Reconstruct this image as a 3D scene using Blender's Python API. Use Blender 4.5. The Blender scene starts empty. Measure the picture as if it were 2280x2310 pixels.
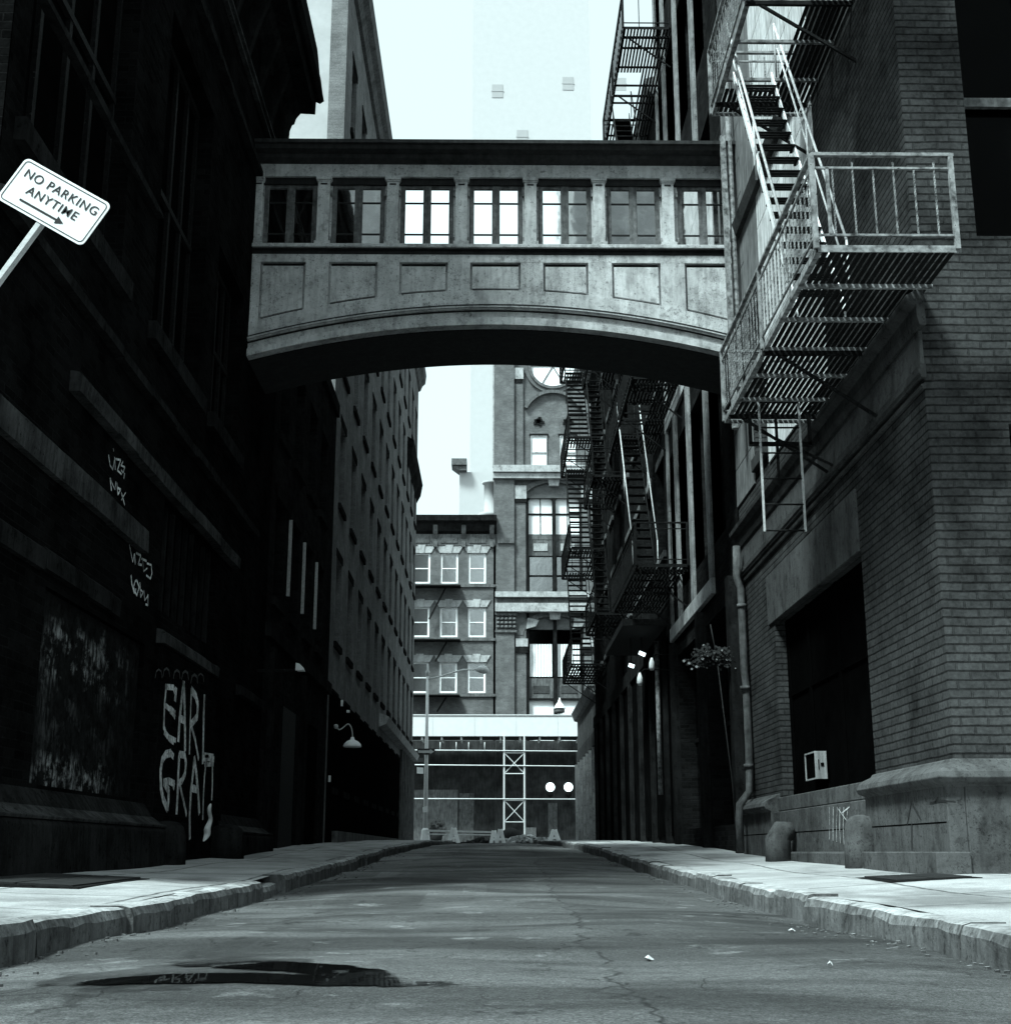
import bpy, math, random
from math import radians, sin, cos, pi, sqrt, atan, tan
random.seed(7)
C = bpy.context.scene.collection
scn = bpy.context.scene

# ---------------------------------------------------------------- camera, world, sun, exposure
EYE = 0.45
F_PX, PX, PY = 2943.0, 1145.0, 1193.0
PITCH = atan(729 / F_PX)
YAW = atan(30 * cos(PITCH) / F_PX)
cam_d = bpy.data.cameras.new('camera')
cam = bpy.data.objects.new('camera', cam_d); C.objects.link(cam)
cam.location = (0, 0, EYE)
cam.rotation_euler = (pi / 2 + PITCH, 0, -YAW)
cam_d.sensor_fit = 'HORIZONTAL'; cam_d.sensor_width = 36
cam_d.lens = F_PX / 2280 * 36
cam_d.shift_x = -(PX - 1140) / 2280
cam_d.shift_y = (PY - 1155) / 2280
cam_d.clip_start = 0.05; cam_d.clip_end = 3000
cam_d.dof.use_dof = False
scn.camera = cam

SUN_EL, SUN_AZ = 57.0, 222.0          # azimuth clockwise from +Y (view direction): behind the camera, to the left
wd = bpy.data.worlds.new("World"); scn.world = wd; wd.use_nodes = True
nt = wd.node_tree; nt.nodes.clear()
sky = nt.nodes.new('ShaderNodeTexSky'); sky.sky_type = 'NISHITA'; sky.sun_disc = False
sky.sun_elevation = radians(SUN_EL); sky.sun_rotation = radians(SUN_AZ)
sky.air_density = 2.0; sky.dust_density = 6.0; sky.ozone_density = 1.0
bw = nt.nodes.new('ShaderNodeRGBToBW')
tn = nt.nodes.new('ShaderNodeVectorMath'); tn.operation = 'SCALE'
tn.inputs[0].default_value = (0.80, 1.0, 1.03)
bg = nt.nodes.new('ShaderNodeBackground'); bg.inputs['Strength'].default_value = 0.15
wo = nt.nodes.new('ShaderNodeOutputWorld')
nt.links.new(sky.outputs[0], bw.inputs[0]); veil = nt.nodes.new('ShaderNodeMath'); veil.operation = 'MULTIPLY_ADD'      # thin bright cloud evens out the sky
veil.inputs[1].default_value = .35; veil.inputs[2].default_value = 1.55
nt.links.new(bw.outputs[0], veil.inputs[0]); nt.links.new(veil.outputs[0], tn.inputs['Scale'])
nt.links.new(tn.outputs[0], bg.inputs['Color']); nt.links.new(bg.outputs[0], wo.inputs[0])

sd = bpy.data.lights.new('sun', 'SUN'); sd.energy = 2.6; sd.angle = radians(12); sd.color = (0.82, 1.0, 1.0)
sun = bpy.data.objects.new('sun', sd); C.objects.link(sun)
el, az = radians(SUN_EL), radians(SUN_AZ)
S = (sin(az) * cos(el), cos(az) * cos(el), sin(el))
from mathutils import Vector
sun.rotation_euler = Vector(S).to_track_quat('Z', 'Y').to_euler()
sun.location = (-20, -20, 40)

vs = scn.view_settings
vs.view_transform = 'Standard'; vs.look = 'None'; vs.gamma = 1.0; vs.exposure = 1.55
vs.use_curve_mapping = False

# ---------------------------------------------------------------- photo measurements -> points in space
def ray(u, v):
    x = (u - PX) / F_PX; y = -(v - PY) / F_PX
    f = cos(PITCH) - y * sin(PITCH); z = sin(PITCH) + y * cos(PITCH)
    return (x * cos(YAW) + f * sin(YAW), -x * sin(YAW) + f * cos(YAW), z)
def onX(u, v, X):
    r = ray(u, v); t = X / r[0]; return (X, r[1] * t, r[2] * t + EYE)
def onY(u, v, Y):
    r = ray(u, v); t = Y / r[1]; return (r[0] * t, Y, r[2] * t + EYE)
def fx(u, v=1300, Y=80): return onY(u, v, Y)[0]
def fz(v, Y=80, u=1150): return onY(u, v, Y)[2]

def lerp_tab(t, tab):
    if t <= tab[0][0]: return tab[0][1]
    for (a, za), (b, zb) in zip(tab, tab[1:]):
        if t <= b:
            k = (t - a) / (b - a); return za + (zb - za) * k
    return tab[-1][1]
ROADZ = [(-60, .0), (5, .02), (10, .05), (15, .14), (20, .25), (27, .43), (40, .63), (64, .84), (72, .87)]
WALLZ = [(3, .2), (8, .24), (12, .28), (16, .32), (20, .40), (27, .58), (40, .78), (64, .99), (72, 1.0)]
def smooth_tab(t, tab): return sum(lerp_tab(t + d, tab) for d in (-1.5, -.75, 0, .75, 1.5)) / 5
def zroad(y): return smooth_tab(y, ROADZ)
def zwall(y): return smooth_tab(y, WALLZ)
KX = 2.02
def zwalk(x, y):
    k = min(max((abs(x) - KX - .15) / (4 - KX - .15), 0), 1)
    a = zroad(y) + .12
    return a + (max(zwall(y), a + .02) - a) * k

# ---------------------------------------------------------------- mesh builder
class MB:
    def __init__(s): s.v = []; s.f = []; s.sm = []
    def add(s, vs_, fs, smooth=False):
        n = len(s.v); s.v += [tuple(p) for p in vs_]
        s.f += [tuple(i + n for i in f) for f in fs]; s.sm += [smooth] * len(fs); return s
    def box(s, x0, x1, y0, y1, z0, z1):
        if x0 > x1: x0, x1 = x1, x0
        if y0 > y1: y0, y1 = y1, y0
        if z0 > z1: z0, z1 = z1, z0
        v = [(x, y, z) for z in (z0, z1) for y in (y0, y1) for x in (x0, x1)]
        return s.add(v, [(0, 2, 3, 1), (4, 5, 7, 6), (0, 1, 5, 4), (2, 6, 7, 3), (0, 4, 6, 2), (1, 3, 7, 5)])
    def bar(s, p, q, w, h=None, up=(0, 0, 1)):
        h = h or w; p = Vector(p); q = Vector(q); d = (q - p).normalized(); u = Vector(up)
        if abs(d.dot(u)) > .98: u = Vector((1, 0, 0)) if abs(d.x) < .9 else Vector((0, 1, 0))
        a = d.cross(u).normalized(); b = a.cross(d).normalized()
        v = [r + a * (sx * w / 2) + b * (sz * h / 2) for r in (p, q) for sz in (-1, 1) for sx in (-1, 1)]
        return s.add(v, [(0, 1, 3, 2), (4, 6, 7, 5), (0, 4, 5, 1), (1, 5, 7, 3), (3, 7, 6, 2), (2, 6, 4, 0)])
    def twist(s, p, q, w, turns):
        p = Vector(p); q = Vector(q); n = max(int(turns * 8), 4); L = []
        for i in range(n + 1):
            c = p.lerp(q, i / n); a = turns * 2 * pi * i / n
            for k in range(4):
                t = a + k * pi / 2; L.append((c.x + cos(t) * w * .7, c.y + sin(t) * w * .7, c.z))
        fs = [(i * 4 + k, i * 4 + (k + 1) % 4, i * 4 + 4 + (k + 1) % 4, i * 4 + 4 + k) for i in range(n) for k in range(4)]
        return s.add(L, fs)
    def tube(s, pts, r, n=8, smooth=True, cap=True):
        P = [Vector(p) for p in pts]; R = r if isinstance(r, (list, tuple)) else [r] * len(P); L = []
        pa = None
        for i, c in enumerate(P):
            d = (P[min(i + 1, len(P) - 1)] - P[max(i - 1, 0)]).normalized()
            if pa is None:
                u = Vector((0, 0, 1)) if abs(d.z) < .9 else Vector((1, 0, 0)); a = d.cross(u).normalized()
            else: a = (pa - d * pa.dot(d)).normalized()
            pa = a; b = d.cross(a)
            for k in range(n):
                t = 2 * pi * k / n; L.append(c + (a * cos(t) + b * sin(t)) * R[i])
        fs = [(i * n + k, i * n + (k + 1) % n, (i + 1) * n + (k + 1) % n, (i + 1) * n + k) for i in range(len(P) - 1) for k in range(n)]
        if cap: fs += [tuple(range(n))[::-1], tuple((len(P) - 1) * n + k for k in range(n))]
        return s.add(L, fs, smooth)
    def lathe(s, c, prof, n=20, smooth=True):
        L = []
        for r, z in prof:
            for k in range(n):
                t = 2 * pi * k / n; L.append((c[0] + r * cos(t), c[1] + r * sin(t), c[2] + z))
        fs = [(i * n + k, i * n + (k + 1) % n, (i + 1) * n + (k + 1) % n, (i + 1) * n + k) for i in range(len(prof) - 1) for k in range(n)]
        fs += [tuple(range(n))[::-1], tuple((len(prof) - 1) * n + k for k in range(n))]
        return s.add(L, fs, smooth)
    def prism(s, poly, axis, a0, a1):
        n = len(poly)
        def P(a, p):
            return (a, p[0], p[1]) if axis == 'X' else (p[0], a, p[1]) if axis == 'Y' else (p[0], p[1], a)
        v = [P(a0, p) for p in poly] + [P(a1, p) for p in poly]
        fs = [tuple(range(n)), tuple(range(2 * n - 1, n - 1, -1))] + [(i, n + i, n + (i + 1) % n, (i + 1) % n) for i in range(n)]
        return s.add(v, fs)
    def strip(s, zt, zb, yf, yb, x0, x1, n=40):          # band that follows a curve across the street
        xs = [x0 + (x1 - x0) * i / n for i in range(n + 1)]; L = []
        for x in xs: L += [(x, yf, zt(x)), (x, yf, zb(x)), (x, yb, zb(x)), (x, yb, zt(x))]
        fs = [(i * 4 + k, i * 4 + (k + 1) % 4, i * 4 + 4 + (k + 1) % 4, i * 4 + 4 + k) for i in range(n) for k in range(4)]
        fs += [(0, 1, 2, 3), tuple(n * 4 + k for k in (3, 2, 1, 0))]
        return s.add(L, fs)
    def wall(s, axis, c, d, a0, a1, z0, z1, ops):
        """wall face at axis=c with real openings; d = signed depth of the reveals"""
        As = sorted({a0, a1} | {min(max(o[k], a0), a1) for o in ops for k in (0, 1)})
        Zs = sorted({z0, z1} | {min(max(o[k], z0), z1) for o in ops for k in (2, 3)})
        def P(a, z, dd=0): return (c + dd, a, z) if axis == 'X' else (a, c + dd, z)
        for i in range(len(As) - 1):
            for j in range(len(Zs) - 1):
                am, zm = (As[i] + As[i + 1]) / 2, (Zs[j] + Zs[j + 1]) / 2
                if any(o[0] < am < o[1] and o[2] < zm < o[3] for o in ops): continue
                s.add([P(As[i], Zs[j]), P(As[i + 1], Zs[j]), P(As[i + 1], Zs[j + 1]), P(As[i], Zs[j + 1])], [(0, 1, 2, 3)])
        for a, b, e, g in [o[:4] for o in ops]:
            for p, q in (((a, e), (b, e)), ((b, e), (b, g)), ((b, g), (a, g)), ((a, g), (a, e))):
                s.add([P(*p), P(*q), P(*q, d), P(*p, d)], [(0, 1, 2, 3)])
        return s
    def build(s, name, mat, parent=None, bevel=0, recalc=True):
        me = bpy.data.meshes.new(name); me.from_pydata(s.v, [], s.f); me.update()
        if any(s.sm): me.polygons.foreach_set('use_smooth', s.sm)
        if recalc:
            import bmesh
            bm = bmesh.new(); bm.from_mesh(me); bmesh.ops.recalc_face_normals(bm, faces=bm.faces); bm.to_mesh(me); bm.free()
        me.materials.append(mat)
        o = bpy.data.objects.new(name, me); C.objects.link(o)
        if parent is not None:
            o.parent = parent
            if parent.type == 'EMPTY': o.location = -Vector(parent.location)
        if bevel:
            b = o.modifiers.new('bevel', 'BEVEL'); b.width = bevel; b.segments = 2; b.limit_method = 'ANGLE'
        return o

def tag(o, label=None, cat=None, group=None, kind=None):
    if label: o['label'] = label
    if cat: o['category'] = cat
    if group: o['group'] = group
    if kind: o['kind'] = kind
    return o
def thing(name, loc, label, cat, group=None):
    o = bpy.data.objects.new(name, None); C.objects.link(o); o.location = loc; o.empty_display_size = .3
    return tag(o, label, cat, group)
def dup(root, delta, label=None, group=None, rot=None):
    def cp(o, par):
        c = o.copy(); C.objects.link(c); c.parent = par
        for ch in list(o.children): cp(ch, c)
        return c
    r = cp(root, None); r.location = Vector(root.location) + Vector(delta)
    if rot is not None: r.rotation_euler = rot
    if label: r['label'] = label
    if group: r['group'] = group
    return r

# ---------------------------------------------------------------- materials
def nodes(name, rough=.85, metal=0, spec=.3):
    m = bpy.data.materials.new(name); m.use_nodes = True; n = m.node_tree; b = n.nodes['Principled BSDF']
    b.inputs['Roughness'].default_value = rough; b.inputs['Metallic'].default_value = metal
    b.inputs['Specular IOR Level'].default_value = spec
    return m, n, b
def N(n, t, **kw):
    o = n.nodes.new(t)
    for k, v in kw.items():
        if k in o.inputs: o.inputs[k].default_value = v
        else: setattr(o, k, v)
    return o
def ramp(n, src, stops, interp='LINEAR'):
    r = n.nodes.new('ShaderNodeValToRGB'); r.color_ramp.interpolation = interp
    e = r.color_ramp.elements
    while len(e) < len(stops): e.new(.5)
    for i, (p, g) in enumerate(stops): e[i].position = p; e[i].color = (g, g, g, 1)
    n.links.new(src, r.inputs[0]); return r
def mul(n, a, b):
    m = N(n, 'ShaderNodeMix', data_type='RGBA', blend_type='MULTIPLY'); m.inputs[0].default_value = 1
    n.links.new(a, m.inputs[6]); n.links.new(b, m.inputs[7]); return m.outputs[2]
def mixc(n, f, a, b):
    m = N(n, 'ShaderNodeMix', data_type='RGBA', blend_type='MIX')
    for i, q in ((0, f), (6, a), (7, b)):
        if isinstance(q, (int, float)): m.inputs[i].default_value = q if i == 0 else (q, q, q, 1)
        else: n.links.new(q, m.inputs[i])
    return m.outputs[2]
def mth(n, op, a, b=None, c=None):
    m = n.nodes.new('ShaderNodeMath'); m.operation = op
    for i, q in enumerate((a, b, c)):
        if q is None: continue
        if isinstance(q, (int, float)): m.inputs[i].default_value = q
        else: n.links.new(q, m.inputs[i])
    return m.outputs[0]
def pos(n): return n.nodes.new('ShaderNodeNewGeometry').outputs['Position']
def noise(n, vec, scale, detail=6, rough=.6, mp=None):
    if mp:
        k = n.nodes.new('ShaderNodeMapping'); k.inputs['Scale'].default_value = mp; n.links.new(vec, k.inputs[0]); vec = k.outputs[0]
    o = N(n, 'ShaderNodeTexNoise', Scale=scale, Detail=detail, Roughness=rough); n.links.new(vec, o.inputs[0]); return o.outputs[0]
def bump(n, b, h, strength=.5, dist=.01, prev=None):
    k = N(n, 'ShaderNodeBump', Strength=strength, Distance=dist); n.links.new(h, k.inputs['Height'])
    if prev is not None: n.links.new(prev, k.inputs['Normal'])
    n.links.new(k.outputs[0], b.inputs['Normal']); return k.outputs[0]

def plain(name, g, rough=.8, var=.35, scale=6, metal=0, streak=True, bmp=.3, spec=.1, chips=0):
    """weathered surface: mottled tone, run-off streaks, fine bump"""
    m, n, b = nodes(name, rough, metal, spec); p = pos(n)
    c = ramp(n, noise(n, p, scale), [(.3, g * (1 - var)), (.7, g * (1 + var))]).outputs[0]
    if streak:
        s_ = ramp(n, noise(n, p, 5, 4, .6, (3, 3, .35)), [(.35, .55), (.6, 1)]).outputs[0]; c = mul(n, c, s_)
    if chips:
        k = ramp(n, noise(n, p, 22, 5, .7), [(.64, 0), (.68, 1)]).outputs[0]; c = mixc(n, k, c, chips)
    n.links.new(c, b.inputs['Base Color'])
    bump(n, b, noise(n, p, scale * 7, 5), bmp, .01); return m
def stone(name, g, var=.3, spots=.5, bmp=.5, streak=.62):
    m, n, b = nodes(name, .95, 0, 0); p = pos(n)
    c = ramp(n, noise(n, p, 2.2, 8, .65), [(.3, g * (1 - var)), (.7, g * (1 + var))]).outputs[0]
    sp = ramp(n, noise(n, p, 14, 3, .6), [(.30, 1 - spots), (.38, 1)]).outputs[0]
    st = ramp(n, noise(n, p, 6, 4, .6, (2.5, 2.5, .3)), [(.35, streak), (.55, 1)]).outputs[0]
    pit = ramp(n, noise(n, p, 38, 4, .75), [(.36, .3), (.44, 1)]).outputs[0]
    pit = mixc(n, ramp(n, noise(n, p, 1.6, 4), [(.42, .15), (.6, 1)]).outputs[0], 1.0, pit)
    run = ramp(n, noise(n, p, 1.4, 6, .75, (1.6, 1.6, .8)), [(.38, .68), (.5, 1)]).outputs[0]; c = mul(n, c, run)
    blot = ramp(n, noise(n, p, 5.5, 7, .75), [(.34, .55), (.46, 1), (.62, 1), (.72, 1.25)]).outputs[0]
    n.links.new(mul(n, mul(n, mul(n, mul(n, c, sp), st), pit), blot), b.inputs['Base Color'])
    k = bump(n, b, noise(n, p, 9, 6), bmp, .02); bump(n, b, noise(n, p, 70, 4), .4, .006, k); return m
def brick(name, g, w=.24, h=.08, mortar=.5, var=.35, bmp=.8, mort=.009, dist=.012, stain=.5, bedd=1.0):
    m, n, b = nodes(name, .95, 0, 0); g_ = n.nodes.new('ShaderNodeNewGeometry')
    sp = n.nodes.new('ShaderNodeSeparateXYZ'); n.links.new(g_.outputs['Position'], sp.inputs[0])
    sn = n.nodes.new('ShaderNodeSeparateXYZ'); n.links.new(g_.outputs['True Normal'], sn.inputs[0])
    ax = mth(n, 'GREATER_THAN', mth(n, 'ABSOLUTE', sn.outputs[0]), .5)
    u = mth(n, 'ADD', mth(n, 'MULTIPLY', sp.outputs[1], ax), mth(n, 'MULTIPLY', sp.outputs[0], mth(n, 'SUBTRACT', 1, ax)))
    wob = mth(n, 'MULTIPLY', mth(n, 'SUBTRACT', noise(n, g_.outputs['Position'], 3, 2), .5), .02)
    cb = n.nodes.new('ShaderNodeCombineXYZ'); n.links.new(u, cb.inputs[0]); n.links.new(mth(n, 'ADD', sp.outputs[2], wob), cb.inputs[1])
    bt = N(n, 'ShaderNodeTexBrick'); n.links.new(cb.outputs[0], bt.inputs[0])
    for k, q in (('Scale', 1), ('Mortar Size', mort), ('Mortar Smooth', .3), ('Brick Width', w), ('Row Height', h), ('Bias', 0)): bt.inputs[k].default_value = q
    bt.inputs['Color1'].default_value = (g * (1 - var),) * 3 + (1,); bt.inputs['Color2'].default_value = (g * (1 + var),) * 3 + (1,)
    bt.inputs['Mortar'].default_value = (g * mortar,) * 3 + (1,)
    bed = mth(n, 'PINGPONG', mth(n, 'ADD', sp.outputs[2], wob), h / 2)
    bedr = ramp(n, mth(n, 'ADD', mth(n, 'MULTIPLY', bed, 2 / h), mth(n, 'MULTIPLY', noise(n, g_.outputs['Position'], 14, 3), .25)), [(.16, bedd), (.34, 1)]).outputs[0]
    c = mul(n, bt.outputs[0], ramp(n, noise(n, g_.outputs['Position'], 1.1, 9, .7), [(.32, 1 - stain), (.5, .95), (.68, 1.35)]).outputs[0])
    c = mul(n, c, bedr)
    c = mul(n, c, ramp(n, noise(n, g_.outputs['Position'], 30, 3), [(.3, .7), (.7, 1.2)]).outputs[0])
    n.links.new(c, b.inputs['Base Color'])
    k = bump(n, b, mth(n, 'SUBTRACT', 1, bt.outputs['Fac']), bmp, dist)
    bump(n, b, noise(n, g_.outputs['Position'], 45, 5), .5, .008, k); return m
def glass(name, g=.8, rough=.03, wav=.05):
    m, n, b = nodes(name, rough, 1, .5); b.inputs['Base Color'].default_value = (g, g, g, 1)
    bump(n, b, noise(n, pos(n), 2.5, 2), wav, .02); return m
def emit(name, g, e=1.0):
    m, n, b = nodes(name); b.inputs['Base Color'].default_value = (g, g, g, 1)
    b.inputs['Emission Color'].default_value = (.8, 1, 1.03, 1); b.inputs['Emission Strength'].default_value = e; return m

M = {}
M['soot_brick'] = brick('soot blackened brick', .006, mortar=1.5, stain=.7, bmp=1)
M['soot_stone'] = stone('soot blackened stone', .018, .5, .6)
M['ledge_stone'] = stone('dirty ledge stone', .045, .6, .7)
M['brick_near'] = brick('rough dark brick', .052, mortar=.75, bmp=1, mort=.011, dist=.02, var=.15, bedd=.35, stain=.65)
M['stone_near'] = stone('grey granite base', .085, .3, .4, streak=.85)
M['stone_band'] = stone('worn brownstone', .06, .3, .4, streak=.85)
M['render'] = stone('cement render', .08, .2, .3, .3, streak=.85)
M['bridge'] = stone('weathered painted cladding', .50, .28, .5, .35, streak=.80)
M['bridge_dark'] = plain('dark trim and gap shade', .02, .6)  # real trim, and the shade painted round panels and arch bands
M['bridge_frame'] = plain('weathered window timber', .12, .7, .5, 12)
M['roof_metal'] = plain('dark roof flashing', .03, .45, .4)
M['glass'] = glass('window glass', .8)
M['glass_dark'] = glass('dark window glass', .012, .08)
M['glass_mid'] = glass('dusty window glass', .5, .2, .3)
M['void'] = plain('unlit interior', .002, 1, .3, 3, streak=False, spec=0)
M['iron'] = plain('black rusted iron', .010, .7, .6, 25, streak=False, chips=.06, spec=.05)
M['iron_worn'] = plain('worn painted iron', .20, .55, .9, 11, streak=False, chips=.02)
M['pipe_paint'] = plain('dull pipe paint', .10, .7, .5, 9)
M['iron_light'] = plain('pale painted iron', .45, .5, .3, 20, streak=False, chips=.12)
M['white_paint'] = plain('flaking white paint', .85, .6, .08, 12, streak=False)
M['side_brick'] = brick('grey brick', .16, mortar=1.0, var=.12, bmp=.4, stain=.3)
M['dark_brick'] = brick('blackened brick', .014, mortar=1.2, stain=.5)
M['far_brick'] = brick('far red brick in grey', .12, mortar=1.2, var=.15, bmp=.4, stain=.35)
M['tower_brick'] = brick('tower brick', .13, mortar=1.1, var=.12, bmp=.4, stain=.3)
M['pale_brick'] = brick('pale painted brick', .42, mortar=.8, var=.1, bmp=.3, stain=.3)
M['limestone'] = stone('pale limestone trim', .40, .25, .4, .4, streak=.85)
M['jamb_stone'] = stone('dirty jamb stone', .24, .4, .5, .4, streak=.7)
M['far_shop'] = plain('dim far shop front', .035, .8, .6, 1.5)
M['mid_stone'] = stone('grey stone trim', .14, .25, .4, .4)
M['clad'] = plain('pale painted cladding', .66, .9, .25, 3, bmp=.2)
M['clad_grey'] = plain('grey painted cladding', .16, .9, .25, 3, bmp=.2)
M['white_wall'] = plain('white painted wall', .44, .9, .10, 2, streak=False, bmp=.2)
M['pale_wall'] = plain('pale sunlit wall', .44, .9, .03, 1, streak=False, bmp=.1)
M['pale_line'] = plain('pale wall joint', .50, .9, .04, 1, streak=False, bmp=.1)
M['pale_trim'] = plain('pale trim', .33, .9, .05, 1, streak=False, bmp=.1)
M['plywood'] = plain('pale painted plywood', .62, .7, .05, 3, streak=False, bmp=.1)
M['galv'] = plain('galvanised steel', .55, .5, .15, 20, metal=.0, streak=False)
M['sky_white'] = plain('sky-bright panes and curtains', .88, .8, .06, 4, streak=False, bmp=.1)  # sky reflections put into the pane colour as near-white; curtains share it
M['corrug'] = plain('dull roller shutter', .14, .6, .3, 4)
M['shop_dark'] = plain('dark shop front', .004, .9, .5, 2, spec=0)
M['shop_mid'] = plain('painted shop front', .10, .6, .4, 5)
M['globe'] = emit('white lamp globe', .9, .9)
M['tube'] = emit('lit fluorescent tube', .9, 1.0)
M['sign_white'] = plain('white enamel sign', .85, .4, .04, 8, streak=False, bmp=.05)
M['sign_black'] = plain('black sign paint', .03, .5, .1, 8, streak=False, bmp=.05)
def worn_paint(name, g, lo):
    m, n, b = nodes(name, .8, 0, .05); p = pos(n)
    k = ramp(n, noise(n, p, 26, 7, .8), [(.40, 0), (.52, 1)]).outputs[0]; k2 = ramp(n, noise(n, p, 5, 5, .7, (1, 1, .4)), [(.36, .35), (.55, 1)]).outputs[0]
    n.links.new(mul(n, mixc(n, k, lo, g), k2), b.inputs['Base Color']); return m
M['graffiti'] = worn_paint('brushed pale paint', .80, .20)
M['graffiti_old'] = plain('pale spray paint', .42, .7, .25, 14, bmp=.1, chips=.10)
M['graffiti_thin'] = plain('faded marker paint', .07, .7, .5, 30, bmp=.1)
M['paper'] = plain('crumpled white paper', .55, .8, .1, 10, streak=False)
M['rubble'] = stone('broken concrete', .30, .4, .3)
M['rubber'] = plain('black rubber', .02, .7, .3, 10, streak=False)
M['leaf'] = plain('dark leaves', .02, .6, .4, 20, streak=False)
M['flower'] = plain('small pale flowers', .22, .7, .2, 20, streak=False)
M['ac_metal'] = plain('beige metal housing', .30, .5, .15, 10, chips=.1)
M['tarp'] = plain('torn pale covering', .5, .6, .2, 6)

def asphalt():
    m, n, b = nodes('asphalt', .75, 0, .4); p = pos(n)
    sp = n.nodes.new('ShaderNodeSeparateXYZ'); n.links.new(p, sp.inputs[0])
    c = ramp(n, noise(n, p, 1.1, 8, .6), [(.3, .085), (.7, .17)]).outputs[0]
    # darker damp bands lying across the lane
    d = ramp(n, noise(n, p, 1.0, 5, .55, (.35, 1.3, 1)), [(.42, .45), (.56, 1.0)]).outputs[0]; c = mul(n, c, d)
    # re-laid strip on the right of the seam
    wob = mth(n, 'MULTIPLY', mth(n, 'SUBTRACT', noise(n, p, 1.2, 3), .5), .5)
    seam = mth(n, 'SUBTRACT', mth(n, 'ADD', sp.outputs[0], wob), mth(n, 'ADD', .38, mth(n, 'MULTIPLY', sp.outputs[1], .015)))
    right = ramp(n, mth(n, 'ADD', mth(n, 'MULTIPLY', seam, 20), .5), [(0, 1.0), (1, .82)]).outputs[0]; c = mul(n, c, right)
    brk = ramp(n, noise(n, p, 1.7, 4), [(.38, 1), (.50, 0)]).outputs[0]
    line = mixc(n, brk, ramp(n, mth(n, 'ABSOLUTE', seam), [(.003, .3), (.016, 1)]).outputs[0], 1.0); c = mul(n, c, line)
    # left gutter strip, dustier
    wl = mth(n, 'ADD', mth(n, 'ADD', sp.outputs[0], 1.28), mth(n, 'MULTIPLY', mth(n, 'SUBTRACT', noise(n, p, .9, 4), .5), .7))
    gut = ramp(n, mth(n, 'ADD', mth(n, 'MULTIPLY', wl, 8), .5), [(0, 1.4), (1, 1)]).outputs[0]; c = mul(n, c, gut)
    l2 = mixc(n, brk, 1.0, ramp(n, mth(n, 'ABSOLUTE', wl), [(.006, .25), (.04, 1)]).outputs[0]); c = mul(n, c, l2)
    # older patches and tar blots with crisp edges
    vp = N(n, 'ShaderNodeTexVoronoi', Scale=.55); mp_ = n.nodes.new('ShaderNodeMapping'); mp_.inputs['Scale'].default_value = (1, .55, 0); n.links.new(p, mp_.inputs[0])
    vp.distance = 'CHEBYCHEV'; n.links.new(mp_.outputs[0], vp.inputs[0]); bwp = n.nodes.new('ShaderNodeRGBToBW'); n.links.new(vp.outputs['Color'], bwp.inputs[0])
    c = mul(n, c, ramp(n, bwp.outputs[0], [(.2, .72), (.8, 1.22)]).outputs[0])
    tar = ramp(n, noise(n, p, 3.4, 6, .7, (1, .6, 1)), [(.62, 1), (.65, .45)]).outputs[0]; c = mul(n, c, tar)
    # crazing
    vo = N(n, 'ShaderNodeTexVoronoi', feature='DISTANCE_TO_EDGE', Scale=1.6)
    dn = N(n, 'ShaderNodeTexNoise', Scale=3.0, Detail=4.0); n.links.new(p, dn.inputs[0])
    vm = n.nodes.new('ShaderNodeVectorMath'); vm.operation = 'MULTIPLY_ADD'; n.links.new(dn.outputs['Color'], vm.inputs[0])
    vm.inputs[1].default_value = (.5, .5, 0); n.links.new(p, vm.inputs[2]); n.links.new(vm.outputs[0], vo.inputs[0])
    ck = ramp(n, vo.outputs['Distance'], [(.003, .3), (.012, 1)]).outputs[0]
    ck = mixc(n, ramp(n, noise(n, p, .6, 3), [(.45, 0), (.55, 1)]).outputs[0], 1.0, ck); c = mul(n, c, ck)
    # damp ground round the puddle
    dx = mth(n, 'ADD', sp.outputs[0], 1.1); dy = mth(n, 'MULTIPLY', mth(n, 'SUBTRACT', sp.outputs[1], 5.0), .8)
    rr = mth(n, 'ADD', mth(n, 'SQRT', mth(n, 'ADD', mth(n, 'MULTIPLY', dx, dx), mth(n, 'MULTIPLY', dy, dy))), mth(n, 'MULTIPLY', noise(n, p, 2.5, 5), .9))
    wet = ramp(n, rr, [(.95, 0), (1.15, 1)]).outputs[0]; c = mul(n, c, ramp(n, wet, [(0, .5), (1, 1)]).outputs[0])
    yy = mth(n, 'ADD', sp.outputs[1], mth(n, 'ADD', mth(n, 'MULTIPLY', mth(n, 'SUBTRACT', noise(n, p, 1.4, 5), .5), 1.0), mth(n, 'MULTIPLY', sp.outputs[0], -.12)))
    fore = ramp(n, mth(n, 'MULTIPLY', yy, .1), [(.555, 1.6), (.585, 1.0)]).outputs[0]; c = mul(n, c, fore)
    # pale scuffs and aggregate
    sc = ramp(n, noise(n, p, 2.3, 6, .7), [(.60, 0), (.68, 1)]).outputs[0]
    c = mixc(n, mth(n, 'MULTIPLY', sc, .65), c, .34)
    c = mul(n, c, ramp(n, noise(n, p, 130, 3, .8), [(.32, .3), (.5, .95), (.68, 1.9)]).outputs[0]); c = mul(n, c, ramp(n, noise(n, p, 42, 4, .8), [(.34, .55), (.5, 1), (.66, 1.5)]).outputs[0])
    n.links.new(c, b.inputs['Base Color'])
    r = ramp(n, noise(n, p, .8, 5), [(.35, .6), (.6, .95)]).outputs[0]; r = mul(n, r, ramp(n, wet, [(0, .55), (1, 1)]).outputs[0]); n.links.new(r, b.inputs['Roughness'])
    k = bump(n, b, noise(n, p, 70, 5, .85), 1.0, .022)
    k = bump(n, b, noise(n, p, 4, 5), .5, .05, k); bump(n, b, ck, .6, .012, k)
    return m
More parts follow.
